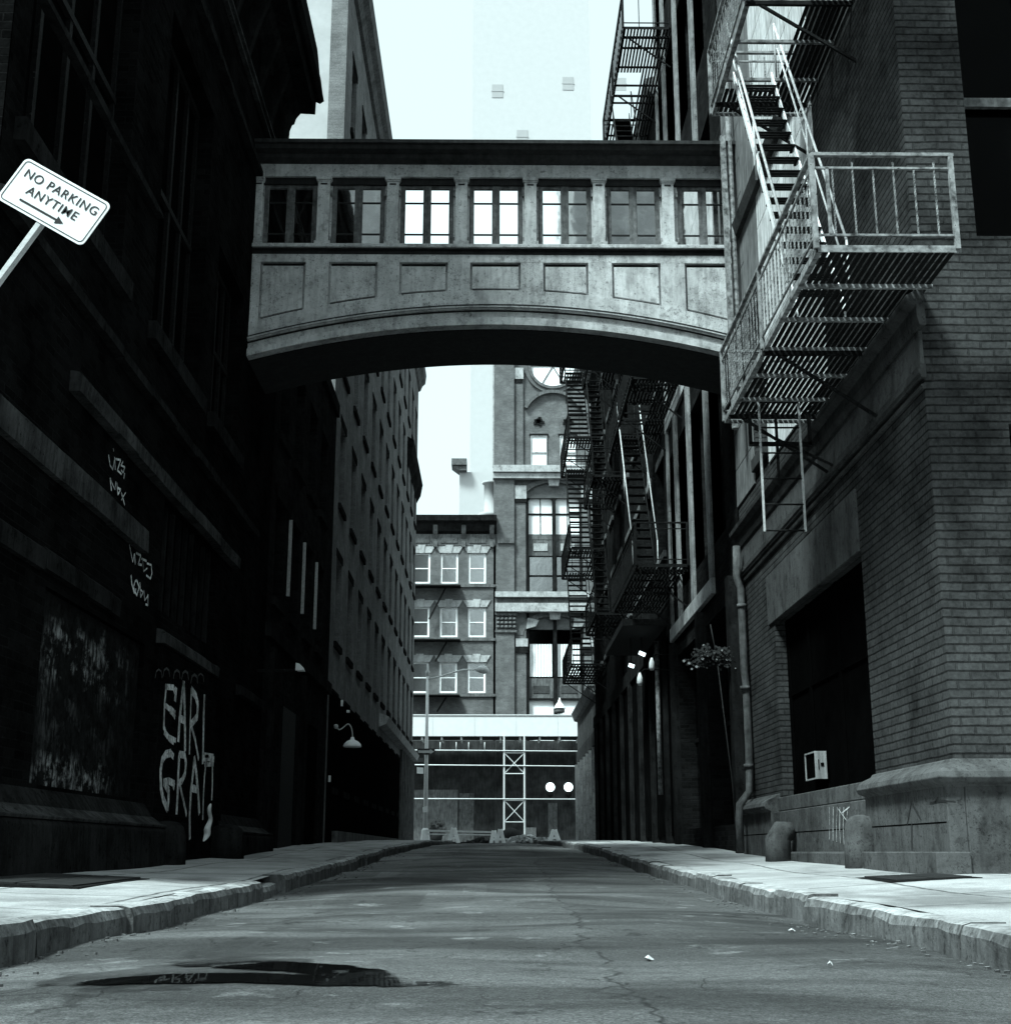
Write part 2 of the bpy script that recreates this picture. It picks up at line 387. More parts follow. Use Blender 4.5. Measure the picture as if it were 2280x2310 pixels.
def paving():
    m, n, b = nodes('paving', .85); p = pos(n)
    c = ramp(n, noise(n, p, 1.6, 8, .6), [(.3, .22), (.7, .40)]).outputs[0]
    c = mul(n, c, ramp(n, noise(n, p, 90, 3, .7), [(.3, .65), (.7, 1.25)]).outputs[0])
    wb = mth(n, 'MULTIPLY', mth(n, 'SUBTRACT', noise(n, p, 4, 3), .5), .06)
    sp = n.nodes.new('ShaderNodeSeparateXYZ'); n.links.new(p, sp.inputs[0])
    def joint(s, off, per):
        q = mth(n, 'PINGPONG', mth(n, 'ADD', mth(n, 'ADD', s, off), wb), per / 2)
        return ramp(n, q, [(.006, .25), (.025, 1)]).outputs[0]
    j = joint(sp.outputs[1], .3, 1.5); c = mul(n, c, j)
    j2 = joint(sp.outputs[0], .15, 1.05); c = mul(n, c, j2)
    st = ramp(n, noise(n, p, .9, 5, .6, (1, .5, 1)), [(.38, .5), (.52, 1)]).outputs[0]; c = mul(n, c, st)
    n.links.new(c, b.inputs['Base Color'])
    k = bump(n, b, mul(n, j, j2), .7, .015); k = bump(n, b, noise(n, p, 5, 5), .5, .03, k); bump(n, b, noise(n, p, 80, 3), .5, .005, k)
    return m
M['asphalt'] = asphalt(); M['paving'] = paving()
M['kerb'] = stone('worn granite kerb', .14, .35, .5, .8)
nk = M['kerb'].node_tree; bk_ = nk.nodes['Principled BSDF']; src_ = bk_.inputs['Base Color'].links[0].from_socket     # surface normal paints shade into upright faces and lightens the tops
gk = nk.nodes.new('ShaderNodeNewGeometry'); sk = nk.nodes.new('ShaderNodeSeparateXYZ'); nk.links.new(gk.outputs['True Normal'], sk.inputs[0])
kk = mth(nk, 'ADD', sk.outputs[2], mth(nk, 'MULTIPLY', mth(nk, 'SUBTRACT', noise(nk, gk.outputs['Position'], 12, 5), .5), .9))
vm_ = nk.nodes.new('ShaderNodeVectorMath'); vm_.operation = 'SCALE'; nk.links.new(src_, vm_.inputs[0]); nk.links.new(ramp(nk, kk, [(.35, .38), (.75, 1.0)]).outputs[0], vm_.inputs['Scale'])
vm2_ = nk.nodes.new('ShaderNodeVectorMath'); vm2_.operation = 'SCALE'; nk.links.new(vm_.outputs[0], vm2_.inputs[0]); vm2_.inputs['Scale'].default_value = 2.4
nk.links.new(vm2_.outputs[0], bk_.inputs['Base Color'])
def water():
    m, n, b = nodes('still water', .03, 0, .6); b.inputs['Base Color'].default_value = (.006, .006, .006, 1)
    p = pos(n); bump(n, b, noise(n, p, 14, 2), .03, .01)
    sp = n.nodes.new('ShaderNodeSeparateXYZ'); n.links.new(p, sp.inputs[0])
    def ell(cx_, cy_, ang, L, W):
        dx = mth(n, 'SUBTRACT', sp.outputs[0], cx_); dy = mth(n, 'SUBTRACT', sp.outputs[1], cy_); c_, s_ = cos(ang), sin(ang)
        a = mth(n, 'ADD', mth(n, 'MULTIPLY', dx, c_ / L), mth(n, 'MULTIPLY', dy, s_ / L)); q = mth(n, 'ADD', mth(n, 'MULTIPLY', dx, -s_ / W), mth(n, 'MULTIPLY', dy, c_ / W))
        return mth(n, 'SQRT', mth(n, 'ADD', mth(n, 'MULTIPLY', a, a), mth(n, 'MULTIPLY', q, q)))
    d = mth(n, 'MINIMUM', ell(-.78, 5.06, -.76, .66, .2), ell(-.85, 4.62, -.12, .7, .16))
    d = mth(n, 'ADD', d, mth(n, 'MULTIPLY', mth(n, 'SUBTRACT', noise(n, p, 3.2, 9, .72, (1, 1.6, 1)), .5), 1.5))
    f = ramp(n, d, [(.86, 1), (1.0, .0)]).outputs[0]
    t = n.nodes.new('ShaderNodeBsdfTransparent'); mx = n.nodes.new('ShaderNodeMixShader')
    n.links.new(f, mx.inputs[0]); n.links.new(t.outputs[0], mx.inputs[1]); n.links.new(b.outputs[0], mx.inputs[2])
    n.links.new(mx.outputs[0], n.nodes['Material Output'].inputs[0]); return m
M['water'] = water()
ms, ns, bs = nodes('paint stained masonry', .95, 0, 0); p_ = pos(ns)
base_ = ramp(ns, noise(ns, p_, 8, 6), [(.3, .004), (.7, .016)]).outputs[0]
f1 = ramp(ns, noise(ns, p_, 1.9, 7, .7, (1, 1, 1.6)), [(.50, 0), (.58, 1)]).outputs[0]
f2 = ramp(ns, noise(ns, p_, 7, 6, .75, (1, 2.5, .6)), [(.45, 0), (.6, 1)]).outputs[0]
sz = ns.nodes.new('ShaderNodeSeparateXYZ'); ns.links.new(p_, sz.inputs[0])
zz_ = mth(ns, 'ADD', sz.outputs[2], mth(ns, 'MULTIPLY', mth(ns, 'SUBTRACT', noise(ns, p_, 2.2, 4), .5), .5))
yy_ = mth(ns, 'ADD', sz.outputs[1], mth(ns, 'MULTIPLY', mth(ns, 'SUBTRACT', noise(ns, p_, 1.5, 5), .5), 1.6))
edge = ramp(ns, mth(ns, 'MULTIPLY', mth(ns, 'SUBTRACT', yy_, 11.2), .26), [(.05, .0), (.2, 1), (.62, .9), (.85, 0)]).outputs[0]
bandm = ramp(ns, mth(ns, 'MULTIPLY', mth(ns, 'SUBTRACT', zz_, .9), .5), [(.0, 1), (.16, 1), (.22, .12), (.52, .15), (.62, 1), (.78, .9), (.86, .0)]).outputs[0]
ns.links.new(mixc(ns, mth(ns, 'MULTIPLY', mth(ns, 'MULTIPLY', mth(ns, 'MULTIPLY', f1, f2), bandm), edge), base_, .30), bs.inputs['Base Color']); bump(ns, bs, noise(ns, p_, 20, 5), .6, .02)
M['stained'] = ms

# ================================================================ SETTING
def sheet(name, xs, ys, zf, mat, kind='structure'):
    mb = MB(); L = [(x, y, zf(x, y)) for y in ys for x in xs]; nx = len(xs)
    mb.add(L, [(j * nx + i, j * nx + i + 1, (j + 1) * nx + i + 1, (j + 1) * nx + i) for j in range(len(ys) - 1) for i in range(nx - 1)], True)
    o = mb.build(name, mat, recalc=False); tag(o, kind=kind); return o
def fr(a, b, n): return [a + (b - a) * i / n for i in range(n + 1)]
def und(x, y): return .010 * sin(x * 1.9 + y * .7) + .008 * sin(x * 3.1 - y * 1.7) + .006 * sin(y * 2.9)
sheet('ground', [-900, 900], [-900, 1500], lambda x, y: -.12, M['asphalt'])
sheet('road', fr(-2.2, 2.2, 30), fr(3.4, 64, 240), lambda x, y: zroad(y) + und(x, y) - .035 * (abs(x) / 2.0) ** 2, M['asphalt'])
sheet('cross_road', [-60, -20] + fr(-8, 8, 20) + [20, 60], fr(-20, 3.4, 40), lambda x, y: zroad(y) + (und(x, y) - .035 * min(abs(x) / 2.0, 1) ** 2) * min(1, (3.4 - y) * 0 + 1), M['asphalt'])
sheet('far_road', [-40, 40], fr(64, 76, 4), lambda x, y: .86, M['asphalt'])
sheet('far_pavement', [-40, 40], [76, 84], lambda x, y: .99, M['paving'])
for s, nm in ((-1, 'left'), (1, 'right')):
    xs = [s * q for q in ([KX + .14] + fr(KX + .3, 4.3, 8))]
    if s < 0: xs = xs[::-1]
    sheet('pavement', xs, fr(3.6, 64, 160), lambda x, y: zwalk(x, y) + .012 * sin(y * 1.3 + x * 2) * (.4 if abs(x) > 3.6 else 1), M['paving'])
    xo = [s * q for q in (4.3, 8, 16)]; xo = xo if s > 0 else xo[::-1]
    sheet('corner_pavement', xo, fr(3.6, 11.6, 8), lambda x, y: zwalk(s * 4.3, y) + .002, M['paving'])
# kerbs: individual granite blocks
def kerb(s):
    mb = MB(); y = 3.5; rnd = random.Random(3 if s < 0 else 9)
    while y < 64:
        L = rnd.uniform(.9, 1.7) if y < 30 else 3; y1 = min(y + L, 64)
        drop = rnd.uniform(-.012, .012); sh = rnd.uniform(-.02, .02)
        if s < 0 and 11.4 < (y + y1) / 2 < 13.4: drop = -.075; sh = .05
        n = 8; pts = []
        for i in range(n + 1):
            yy = y + .012 + (y1 - y - .024) * i / n
            zt = zroad(yy) + .13 + drop + rnd.uniform(-.005, .005); zb = zroad(yy) - .12
            xi = KX + sh + rnd.uniform(-.012, .012); xo = KX + .20 + abs(sh)
            rr = .03 + rnd.uniform(0, .015)
            pts.append([(s * (xi - .01), yy, zb), (s * (xi), yy, zt - rr * 1.4), (s * (xi + rr * .5), yy, zt - rr * .3), (s * (xi + rr * 1.5), yy, zt), (s * xo, yy, zt), (s * xo, yy, zb)])
        V = [p for r in pts for p in r]; k = 6
        fs = [(i * k + j, i * k + (j + 1) % k, (i + 1) * k + (j + 1) % k, (i + 1) * k + j) for i in range(n) for j in range(k)]
        fs += [tuple(range(k)), tuple(n * k + j for j in range(k - 1, -1, -1))]
        mb.add(V, fs); y = y1
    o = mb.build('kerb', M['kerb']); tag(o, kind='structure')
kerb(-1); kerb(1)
# puddle in the left foreground: a film of water in the hollow, with a ragged shallow rim
sheet('puddle', fr(-1.95, .9, 60), fr(3.9, 6.3, 60), lambda x, y: zroad(y) + und(x, y) - .035 * (abs(x) / 2.0) ** 2 + .004, M['water'])

# ================================================================ LEFT NEAR WAREHOUSE
A = thing('stone_warehouse', (-4, 9.5, .3), 'soot-black masonry warehouse with ledges and graffiti along the near left pavement', 'building')
aw = MB()
ops = [(11.45, 14.85, 1.02, 2.75), (15.3, 18.4, 3.25, 4.62), (9.9, 12.9, 6.4, 10.6), (14.2, 16.6, 6.4, 10.6), (17.4, 19.3, 6.4, 9.0)]
aw.wall('X', -4, -.35, 9.5, 22.5, .1, 15.6, ops)
aw.box(-16, -4.35, 9.5, 22.5, 0, 15.6).box(-16, -4.3, 9.5, 22.5, 15.61, 21)  # set-back block above the cornice added to shade the footbridge's left end
for q in ((9.5, 9.52), (22.48, 22.5)): aw.box(-4.35, -4.0, *q, .1, 15.6)
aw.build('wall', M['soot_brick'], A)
MB().box(-4.12, -4.06, 11.45, 14.85, 1.02, 2.75).build('blocked_bay', M['stained'], A)
for a, b, e, g in ops[2:]:
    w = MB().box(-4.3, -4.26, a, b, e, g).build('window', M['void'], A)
    f = MB()
    for i in range(5): yy = a + (b - a) * i / 4; f.box(-4.26, -4.21, yy - .04, yy + .04, e, g)
    for zz in (e + .04, (e + g) / 2, g - .04): f.box(-4.255, -4.2, a, b, zz - .04, zz + .04)
    f.build('frame', M['iron'], w)
    MB().box(-4.02, -3.9, a - .15, b + .15, e - .22, e - .003).build('sill', M['soot_stone'], A)
w = MB().box(-4.30, -4.26, 15.3, 18.4, 3.25, 4.62).build('grille_opening', M['void'], A)
g = MB()
for i in range(9): yy = 15.4 + i * .36; g.box(-4.14, -4.08, yy, yy + .05, 3.25, 4.62)
g.build('bars', M['soot_stone'], w)
def ledge(z0, z1, y0, y1, x, mat='soot_stone', seed=1, gap=.0):
    mb = MB(); rnd = random.Random(seed); y = y0
    while y < y1:
        L = min(rnd.uniform(.7, 1.3), y1 - y); dz = rnd.uniform(-.012, .012)
        mb.prism([(-4.02, z0 + dz), (x + rnd.uniform(-.015, .015), z0 + dz), (x, z1 - .03 + dz), (x - .03, z1 + dz), (-4.02, z1 + .02 + dz)], 'Y', y + .004, y + L - .004); y += L
    return mb.build('string_course', M[mat], A)
ledge(5.5, 5.63, 9.5, 21, -3.9, 'soot_stone', 1)
ledge(4.64, 4.83, 11.6, 19.5, -3.88, 'ledge_stone', 2)
ledge(3.72, 4.0, 9.6, 14.4, -3.92, 'ledge_stone', 3)
ledge(2.86, 3.06, 9.6, 13.6, -3.94, 'soot_stone', 4)
ledge(2.84, 3.0, 15.3, 18.5, -3.9, 'ledge_stone', 5)
ledge(2.8, 2.95, 20.2, 22.3, -3.9, 'soot_stone', 6)
ledge(7.7, 7.8, 9.6, 14.1, -3.93, 'soot_stone', 7)
ledge(11.4, 11.55, 9.6, 22.4, -3.9, 'soot_stone', 8)
# pier carrying the painted letters, plinths with rounded guard ends
MB().box(-4.02, -3.92, 15.35, 19.2, .3, 2.84).build('pier', M['soot_brick'], A, .01)
def plinth(y0, y1):
    zt = .71; p = MB()
    p.prism([(-4.02, .1), (-3.68, .1), (-3.70, zt - .04), (-3.73, zt), (-3.86, zt + .005), (-3.88, zt + .1), (-3.97, zt + .24), (-4.02, zt + .3)], 'Y', y0, y1)
    o = p.build('plinth', M['soot_stone'], A, .012)
    MB().prism([(-3.95, zt + .02), (-3.715, zt + .002), (-3.705, zt + .03), (-3.78, zt + .045), (-3.95, zt + .16)], 'Y', y0, y1 + .01).build('plinth_moulding', M['ledge_stone'], A, .006)
plinth(9.5, 15.25); plinth(19.0, 22.5)
def guard(y, xc=-3.72, r=.2, h=.62, parent=A, mat='soot_stone', z0=None):
    z0 = zwall(y) - .1 if z0 is None else z0
    return MB().lathe((xc, y, z0), [(r * 1.08, 0), (r * 1.05, h * .5), (r, h * .72), (r * .88, h * .88), (r * .6, h * .97), (r * .2, h)], 20).build('guard_stone', M[mat], parent)
guard(15.35, -3.75, .22, .58); guard(18.75, -3.74, .24, .55)
# eaves cornice: profile measured off its end against the pale wall behind
pr = [onY(u, v, 22.5) for u, v in ((642, 338), (642, 303), (652, 298), (655, 284), (664, 280), (668, 268), (678, 256), (711, 258), (713, 230), (722, 234), (731, 228), (727, 205), (724, 180), (721, 165), (719, 140), (716, 110))]
poly = [(-4.02, 12.75)] + [(p[0], p[2]) for p in pr] + [(-4.02, pr[-1][2] + .1)]
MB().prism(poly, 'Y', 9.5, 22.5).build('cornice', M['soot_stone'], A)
bk = MB()
for i in range(12): y = 10.2 + i * 1.05; bk.prism([(-4.01, 12.9), (-3.86, 13.5), (-3.7, 14.0), (-4.01, 14.0)], 'Y', y, y + .16)
bk.build('cornice_brackets', M['soot_stone'], A)
MB().box(-4.0, -3.93, 9.5, 22.4, 12.55, 12.6).box(-4.0, -3.9, 9.5, 22.4, 12.66, 12.71).build('cornice_moulding', M['ledge_stone'], A)

# spray painted letters and tags (traced strokes laid on the masonry)
def strokes(name, lines, sc, u0, v0, X, w, mat, parent, label=None, taper=True):
    mb = MB()
    for ln in lines:
        pts = [onX(u0 + a / sc, v0 + b / sc, X) for a, b in ln]
        for k, (p, q) in enumerate(zip(pts, pts[1:])):
            p = Vector(p); q = Vector(q); d = q - p
            if d.length < 1e-4: continue
            d.normalize(); a = Vector((0, -d.z, d.y)) * w / 2 * (.72 + .56 * ((k * 7 + len(mb.f) * 3) % 10) / 10); e = d * w * .22
            o = k * .0006
            mb.add([p - e + a, p - e - a, q + e - a, q + e + a], [(0, 1, 2, 3)])
            for i in range(4): mb.v[-4 + i] = (X + o, mb.v[-4 + i][1], mb.v[-4 + i][2])
    o = mb.build(name, M[mat], parent)
    if label: o['label'] = label
    return o
EARL = [
 [(875, 470), (862, 600), (855, 760), (880, 830), (940, 860)], [(870, 475), (925, 480), (938, 520)], [(945, 490), (938, 570)], [(870, 610), (905, 640), (935, 690)], [(905, 640), (935, 670)], [(860, 640), (857, 770)], [(862, 800), (900, 850), (925, 870)],
 [(1000, 450), (985, 560), (970, 700), (960, 860)], [(1000, 450), (1005, 600), (1008, 780), (1008, 930)], [(970, 700), (1008, 720)],
 [(1055, 495), (1048, 650), (1044, 800), (1040, 950)], [(1055, 500), (1085, 540), (1100, 600), (1095, 690), (1050, 745)], [(1052, 750), (1080, 850), (1105, 990)],
 [(1148, 540), (1142, 700), (1138, 900), (1135, 1020)], [(1138, 990), (1180, 985), (1215, 995)], [(1150, 965), (1210, 975)], [(1210, 985), (1208, 1040)],
 [(905, 950), (870, 960), (845, 1000), (832, 1080), (835, 1200), (850, 1280), (880, 1350), (886, 1300), (888, 1220), (855, 1160)], [(855, 1160), (890, 1150), (930, 1170), (925, 1200)], [(905, 950), (925, 975)],
 [(968, 960), (960, 1100), (955, 1250), (948, 1380)], [(970, 960), (1005, 965), (1015, 1020), (1008, 1100), (985, 1150), (965, 1165)], [(970, 1170), (990, 1260), (1018, 1390)],
 [(1075, 990), (1065, 1100), (1050, 1230), (1042, 1390), (1042, 1560)], [(1075, 990), (1090, 1100), (1102, 1240), (1110, 1380)], [(1052, 1200), (1100, 1215)],
 [(1160, 1010), (1148, 1120), (1140, 1260), (1135, 1420)], [(1150, 1035), (1205, 1030)], [(1205, 1040), (1205, 1150), (1200, 1280)],
]
strokes('painted_letters', EARL, 3.178, 100, 1400, -3.914, .085, 'graffiti', A, 'large pale brush letters EARL GRAY on the pier')
ARCS = [[(x, y + 60), (x + 8, y + 15), (x + 25, y), (x + 42, y + 15), (x + 48, y + 60)] for x, y in ((795, 350), (850, 342), (925, 355), (985, 362), (1050, 388), (1095, 380))]
strokes('faded_outline', ARCS, 3.178, 100, 1400, -3.912, .03, 'graffiti_thin', A)
T1 = [[(430, 585), (432, 600)], [(400, 625), (410, 690), (425, 715), (438, 650)], [(438, 640), (442, 715)], [(445, 650), (475, 655), (455, 720), (480, 745)], [(490, 665), (478, 690), (500, 700), (490, 735), (478, 720)], [(500, 740), (495, 770)],
      [(410, 770), (418, 845)], [(410, 775), (440, 840), (445, 790)], [(452, 800), (458, 870), (475, 840), (458, 830)], [(480, 860), (500, 935)], [(505, 860), (480, 905)]]
strokes('marker_tag', T1, 2.76, 100, 800, -3.99, .022, 'graffiti', A)
T2 = [[(530, 1185), (550, 1290), (560, 1240)], [(562, 1240), (566, 1305)], [(572, 1235), (600, 1250), (585, 1305), (605, 1310)], [(605, 1270), (635, 1285)], [(612, 1270), (618, 1350), (640, 1330)], [(640, 1300), (665, 1310), (670, 1360), (660, 1395), (635, 1375)],
      [(540, 1375), (545, 1430), (560, 1485), (570, 1460)], [(565, 1410), (555, 1450), (575, 1500), (590, 1450), (575, 1405), (565, 1410)], [(595, 1420), (600, 1510), (615, 1480), (600, 1465)], [(620, 1470), (625, 1530), (645, 1500)], [(645, 1495), (645, 1560), (630, 1555)]]
strokes('marker_tag', T2, 2.76, 100, 800, -3.99, .022, 'graffiti', A)

# ================================================================ SKYBRIDGE
BY, BB = 19.8, 21.5
B = thing('skybridge', (0, BY, 8.2), 'pale panelled footbridge with seven casement windows and arched underside spanning the street', 'bridge')
def arc(c, k=.035): return lambda x: c - k * x * x
zA, zP = arc(8.76), arc(9.38, .036)
xs = fr(-4.02, 4.02, 48)
bm_ = MB()
top = 10.0
V = []
for x in xs: V += [(x, BY + .05, top), (x, BY + .05, zA(x)), (x, BB, zA(x) - .02), (x, BB, top)]
bm_.add(V, [(i * 4 + k, i * 4 + (k + 1) % 4, i * 4 + 4 + (k + 1) % 4, i * 4 + 4 + k) for i in range(48) for k in range(4)])
bm_.build('deck', M['bridge'], B)
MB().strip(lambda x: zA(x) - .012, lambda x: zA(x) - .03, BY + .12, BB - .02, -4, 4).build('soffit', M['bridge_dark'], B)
mb = MB()
pan = [(-3.86, -3.12), (-2.74, -1.94), (-1.58, -.79), (-.42, .41), (.78, 1.52), (1.91, 2.71), (3.11, 3.9)]
mb.box(-4.02, 4.02, BY - .03, BY + .06, 9.86, 10.0)
edges = [-4.02] + [e for p in pan for e in p] + [4.02]
for i in range(0, len(edges), 2):
    a, b = edges[i], edges[i + 1]; n = 4; X = fr(a, b, n); zl = -.02
    V = []
    for x in X: V += [(x, BY - .03, 9.862), (x, BY - .03, zP(x) + zl), (x, BY + .06, zP(x) + zl), (x, BY + .06, 9.862)]
    mb.add(V, [(j * 4 + k, j * 4 + (k + 1) % 4, j * 4 + 4 + (k + 1) % 4, j * 4 + 4 + k) for j in range(n) for k in range(4)] + [(0, 1, 2, 3), (n * 4 + 3, n * 4 + 2, n * 4 + 1, n * 4)])
mb.build('panel_frame', M['bridge'], B, .006)
for a, b in pan:
    p = MB(); X = fr(a + .035, b - .035, 5); V = []
    for x in X: V += [(x, BY - .005, 9.80), (x, BY - .005, zP(x) + .035), (x, BY + .04, zP(x) + .035), (x, BY + .04, 9.80)]
    p.add(V, [(j * 4 + k, j * 4 + (k + 1) % 4, j * 4 + 4 + (k + 1) % 4, j * 4 + 4 + k) for j in range(5) for k in range(4)] + [(0, 1, 2, 3), (23, 22, 21, 20)])
    pl_ = p.build('panel', M['bridge'], B, .004)
    MB().add([(x, BY + .041, z_) for x in X for z_ in (9.86, zP(x) - .01)], [(i * 2, i * 2 + 1, i * 2 + 3, i * 2 + 2) for i in range(5)]).build('panel_gap_shade', M['bridge_dark'], pl_)  # dark sheet paints the shade in the gap round the panel
MB().strip(lambda x: 9.019 - .0355 * x * x, lambda x: 8.99 - .0355 * x * x, BY - .035, BY + .06, -4.01, 4.01).strip(lambda x: 8.884 - .0352 * x * x, lambda x: 8.868 - .0352 * x * x, BY - .035, BY + .06, -4.01, 4.01).strip(lambda x: 9.09 - .0355 * x * x, lambda x: 9.07 - .0355 * x * x, BY - .115, BY + .05, -4.01, 4.01).build('arch_shade_line', M['bridge_dark'], B)  # dark strips paint shade lines between the arch bands
MB().strip(lambda x: zP(x) - .015, lambda x: 9.08 - .0355 * x * x, BY - .045, BY + .058, -4.01, 4.01).build('arch_band', M['bridge'], B)
MB().strip(lambda x: 9.08 - .0355 * x * x + .002, lambda x: 9.045 - .0355 * x * x, BY - .11, BY + .06, -4.01, 4.01).strip(lambda x: 9.04 - .0355 * x * x, lambda x: 9.02 - .0355 * x * x, BY - .08, BY + .06, -4.01, 4.01).build('arch_moulding', M['bridge'], B)
MB().strip(lambda x: 9.018 - .0355 * x * x, lambda x: 8.875 - .0352 * x * x, BY - .03, BY + .06, -4.01, 4.01).build('arch_band', M['bridge'], B)
MB().strip(lambda x: 8.872 - .0352 * x * x, lambda x: zA(x) - .015, BY - .09, BY + .11, -4.01, 4.01).build('arch_lip', M['bridge'], B)
# sill, window band, frieze, roof
MB().box(-4.02, 4.02, BY - .10, BY + .3, 10.10, 10.165).build('sill', M['bridge'], B, .01)
MB().box(-4.02, 4.02, BY - .03, BY + .3, 10.0, 10.098).box(-4.02, 4.02, BY - .06, BY, 10.07, 10.098).build('sill_moulding', M['bridge_dark'], B)
rb = MB(); rb.box(-4.02, 4.02, BY + .26, BB - .16, 10.002, 10.10)
rb.box(-4.02, 4.02, BB - .15, BB, 10.002, 11.9); rb.build('rear_wall', M['bridge'], B)
MB().box(-4.02, 4.02, BY + .25, BB - .17, 11.5, 11.62).build('ceiling', M['bridge_dark'], B)
MB().box(-4.02, 4.02, BY + .01, BY + .3, 11.435, 11.66).build('frieze', M['bridge'], B)
MB().box(-4.02, 4.02, BY + .06, BY + .24, 11.31, 11.432).build('head_rail', M['bridge_dark'], B)
r = MB(); r.prism([(BY + .3, 11.662), (BY - .02, 11.662), (BY - .10, 11.72), (BY - .12, 11.78), (BY - .26, 11.80), (BY - .28, 11.86), (BY - .34, 11.87), (BY - .34, 11.93), (BY, 12.0), (BB + .1, 12.0), (BB + .1, 11.902), (BY + .3, 11.902)], 'X', -4.02, 4.02)
r.build('roof_cornice', M['roof_metal'], B)
wxs = [-3.43, -2.295, -1.15, 0, 1.15, 2.295, 3.46]; pil = [-2.87, -1.72, -.575, .575, 1.72, 2.87]
def pilaster(x, w=.2):
    p = MB(); p.box(x - w / 2, x + w / 2, BY - .005, BY + .2, 10.167, 11.43)
    o = p.build('pilaster', M['bridge'], B, .006)
    MB().box(x - w / 2 - .03, x + w / 2 + .03, BY - .035, BY + .2, 11.36, 11.42).box(x - w / 2 - .018, x + w / 2 + .018, BY - .02, BY + .2, 11.335, 11.358).box(x - w / 2 - .03, x + w / 2 + .03, BY - .03, BY + .2, 10.168, 10.25).build('pilaster_mouldings', M['bridge'], B, .004)
    MB().box(x - .055, x + .055, BY - .012, BY - .004, 11.275, 11.3).build('slot', M['bridge_dark'], o)
for x in pil: pilaster(x)
pilaster(-3.96, .14); pilaster(3.97, .14)
for i, x in enumerate(wxs):
    w = .44 if i not in (6,) else .42
    f = MB(); y0, y1 = BY + .09, BY + .15
    z0, z1 = 10.167, 11.309
    f.box(x - w, x - w + .075, y0, y1, z0, z1).box(x + w - .075, x + w, y0, y1, z0, z1)
    f.box(x - .065, x + .065, y0 - .01, y1, z0, z1)
    for a, b in ((x - w + .075, x - .065), (x + .065, x + w - .075)): f.box(a, b, y0, y1, z0, z0 + .05).box(a, b, y0, y1, z1 - .055, z1)
    W_ = f.build('window', M['bridge_frame'], B, .004)
    m_ = MB()
    for a, b in ((x - w + .075, x - .065), (x + .065, x + w - .075)):
        for zz in (10.43, 11.0): m_.box(a, b, y0 + .015, y1 - .01, zz - .011, zz + .011)
    m_.build('glazing_bars', M['bridge_dark'], W_)
    for a, b in ((x - w + .07, x - .06), (x + .06, x + w - .07)):
        MB().box(a, b, y0 + .03, y0 + .04, z0 + .045, z1 - .05).build('pane', M['glass'], W_)
    h = MB()
    for sx in (-1, 1):
        for zz in (10.3, 11.15): h.box(x + sx * (w + .015) - .012, x + sx * (w + .015) + .012, BY + .03, BY + .09, zz - .05, zz + .05)
    h.build('hinges', M['iron_worn'], W_)
    j = MB()
    for sx in (-1, 1):
        a = x + sx * w; b = a + sx * .115
        j.box(min(a, b), max(a, b), BY + .1, BY + .16, z0, z1)
    j.build('jamb', M['bridge'], W_)

# ================================================================ RIGHT NEAR BRICK BUILDING
Fb = thing('brick_corner_building', (4, 11.45, .2), 'dark brick building with dressed stone base and wide window bay at the near right corner', 'building')
f = MB(); fops = [(13.87, 18.4, 1.18, 3.65), (18.3, 19.1, 6.3, 8.6), (12.3, 14.0, 11.2, 14.5)]
f.wall('X', 4, .2, 11.45, 20.8, .1, 19, fops)
fo2 = [(4.75, 7.2, 1.3, 4.3), (4.62, 6.2, 6.2, 9.4), (4.62, 6.2, 10.8, 14)]
f.wall('Y', 11.45, .4, 4, 16, .1, 19, fo2)
f.box(4.22, 16, 11.9, 20.78, .1, 19).box(4, 4.22, 20.7, 20.8, .1, 19)
f.build('wall', M['brick_near'], Fb)
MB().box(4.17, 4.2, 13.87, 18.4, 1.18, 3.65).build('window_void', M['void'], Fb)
wf = MB()
for y in (13.95, 15.6, 17.1, 18.3): wf.box(4.14, 4.165, y - .05, y + .05, 1.18, 3.65)
for z in (1.24, 2.6, 3.6): wf.box(4.145, 4.163, 13.9, 18.4, z - .04, z + .04)
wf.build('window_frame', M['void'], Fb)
for a, b, e, g_ in fops[1:]:
    MB().box(4.17, 4.2, a, b, e, g_).build('window', M['glass_dark'], Fb)
    MB().box(3.93, 4.2, a - .1, b + .1, e - .2, e - .002).build('sill', M['stone_band'], Fb, .01)
    MB().box(3.985, 4.2, a - .15, b + .15, g_ + .002, g_ + .35).build('lintel', M['stone_band'], Fb, .01)
fg = MB()
for a, b, e, g_ in fo2[1:]:
    fg.box(a, b, 11.7, 11.75, (e + g_) / 2 - .05, (e + g_) / 2 + .05).box(a, a + .08, 11.7, 11.75, e, g_).box((a + b) / 2 - .03, (a + b) / 2 + .03, 11.71, 11.76, e, g_)
fg.build('window_frame', M['bridge_frame'], Fb)
for a, b, e, g_ in fo2: MB().box(a, b, 11.8, 11.84, e, g_).build('window', M['glass_dark'], Fb)
# stone trim
MB().box(3.975, 4.0, 13.9, 18.75, 3.652, 4.36).build('lintel', M['render'], Fb)
MB().box(3.93, 4.16, 13.86, 18.45, .99, 1.178).build('window_sill', M['stone_near'], Fb, .012)
def band(poly, y0=11.45, y1=20.8, mat='stone_band', nm='string_course'):
    return MB().prism(poly, 'Y', y0, y1).build(nm, M[mat], Fb, .004)
band([(4.01, 5.22), (3.95, 5.22), (3.93, 5.30), (3.93, 5.42), (3.85, 5.46), (3.84, 5.52), (4.01, 5.6)], 11.3)
band([(4.01, 4.88), (3.975, 4.88), (3.975, 5.215), (4.01, 5.215)], 11.43, mat='render', nm='frieze')
band([(4.01, 4.74), (3.955, 4.74), (3.955, 4.77), (3.94, 4.78), (3.94, 4.82), (3.955, 4.83), (3.955, 4.875), (4.01, 4.875)], 11.4)
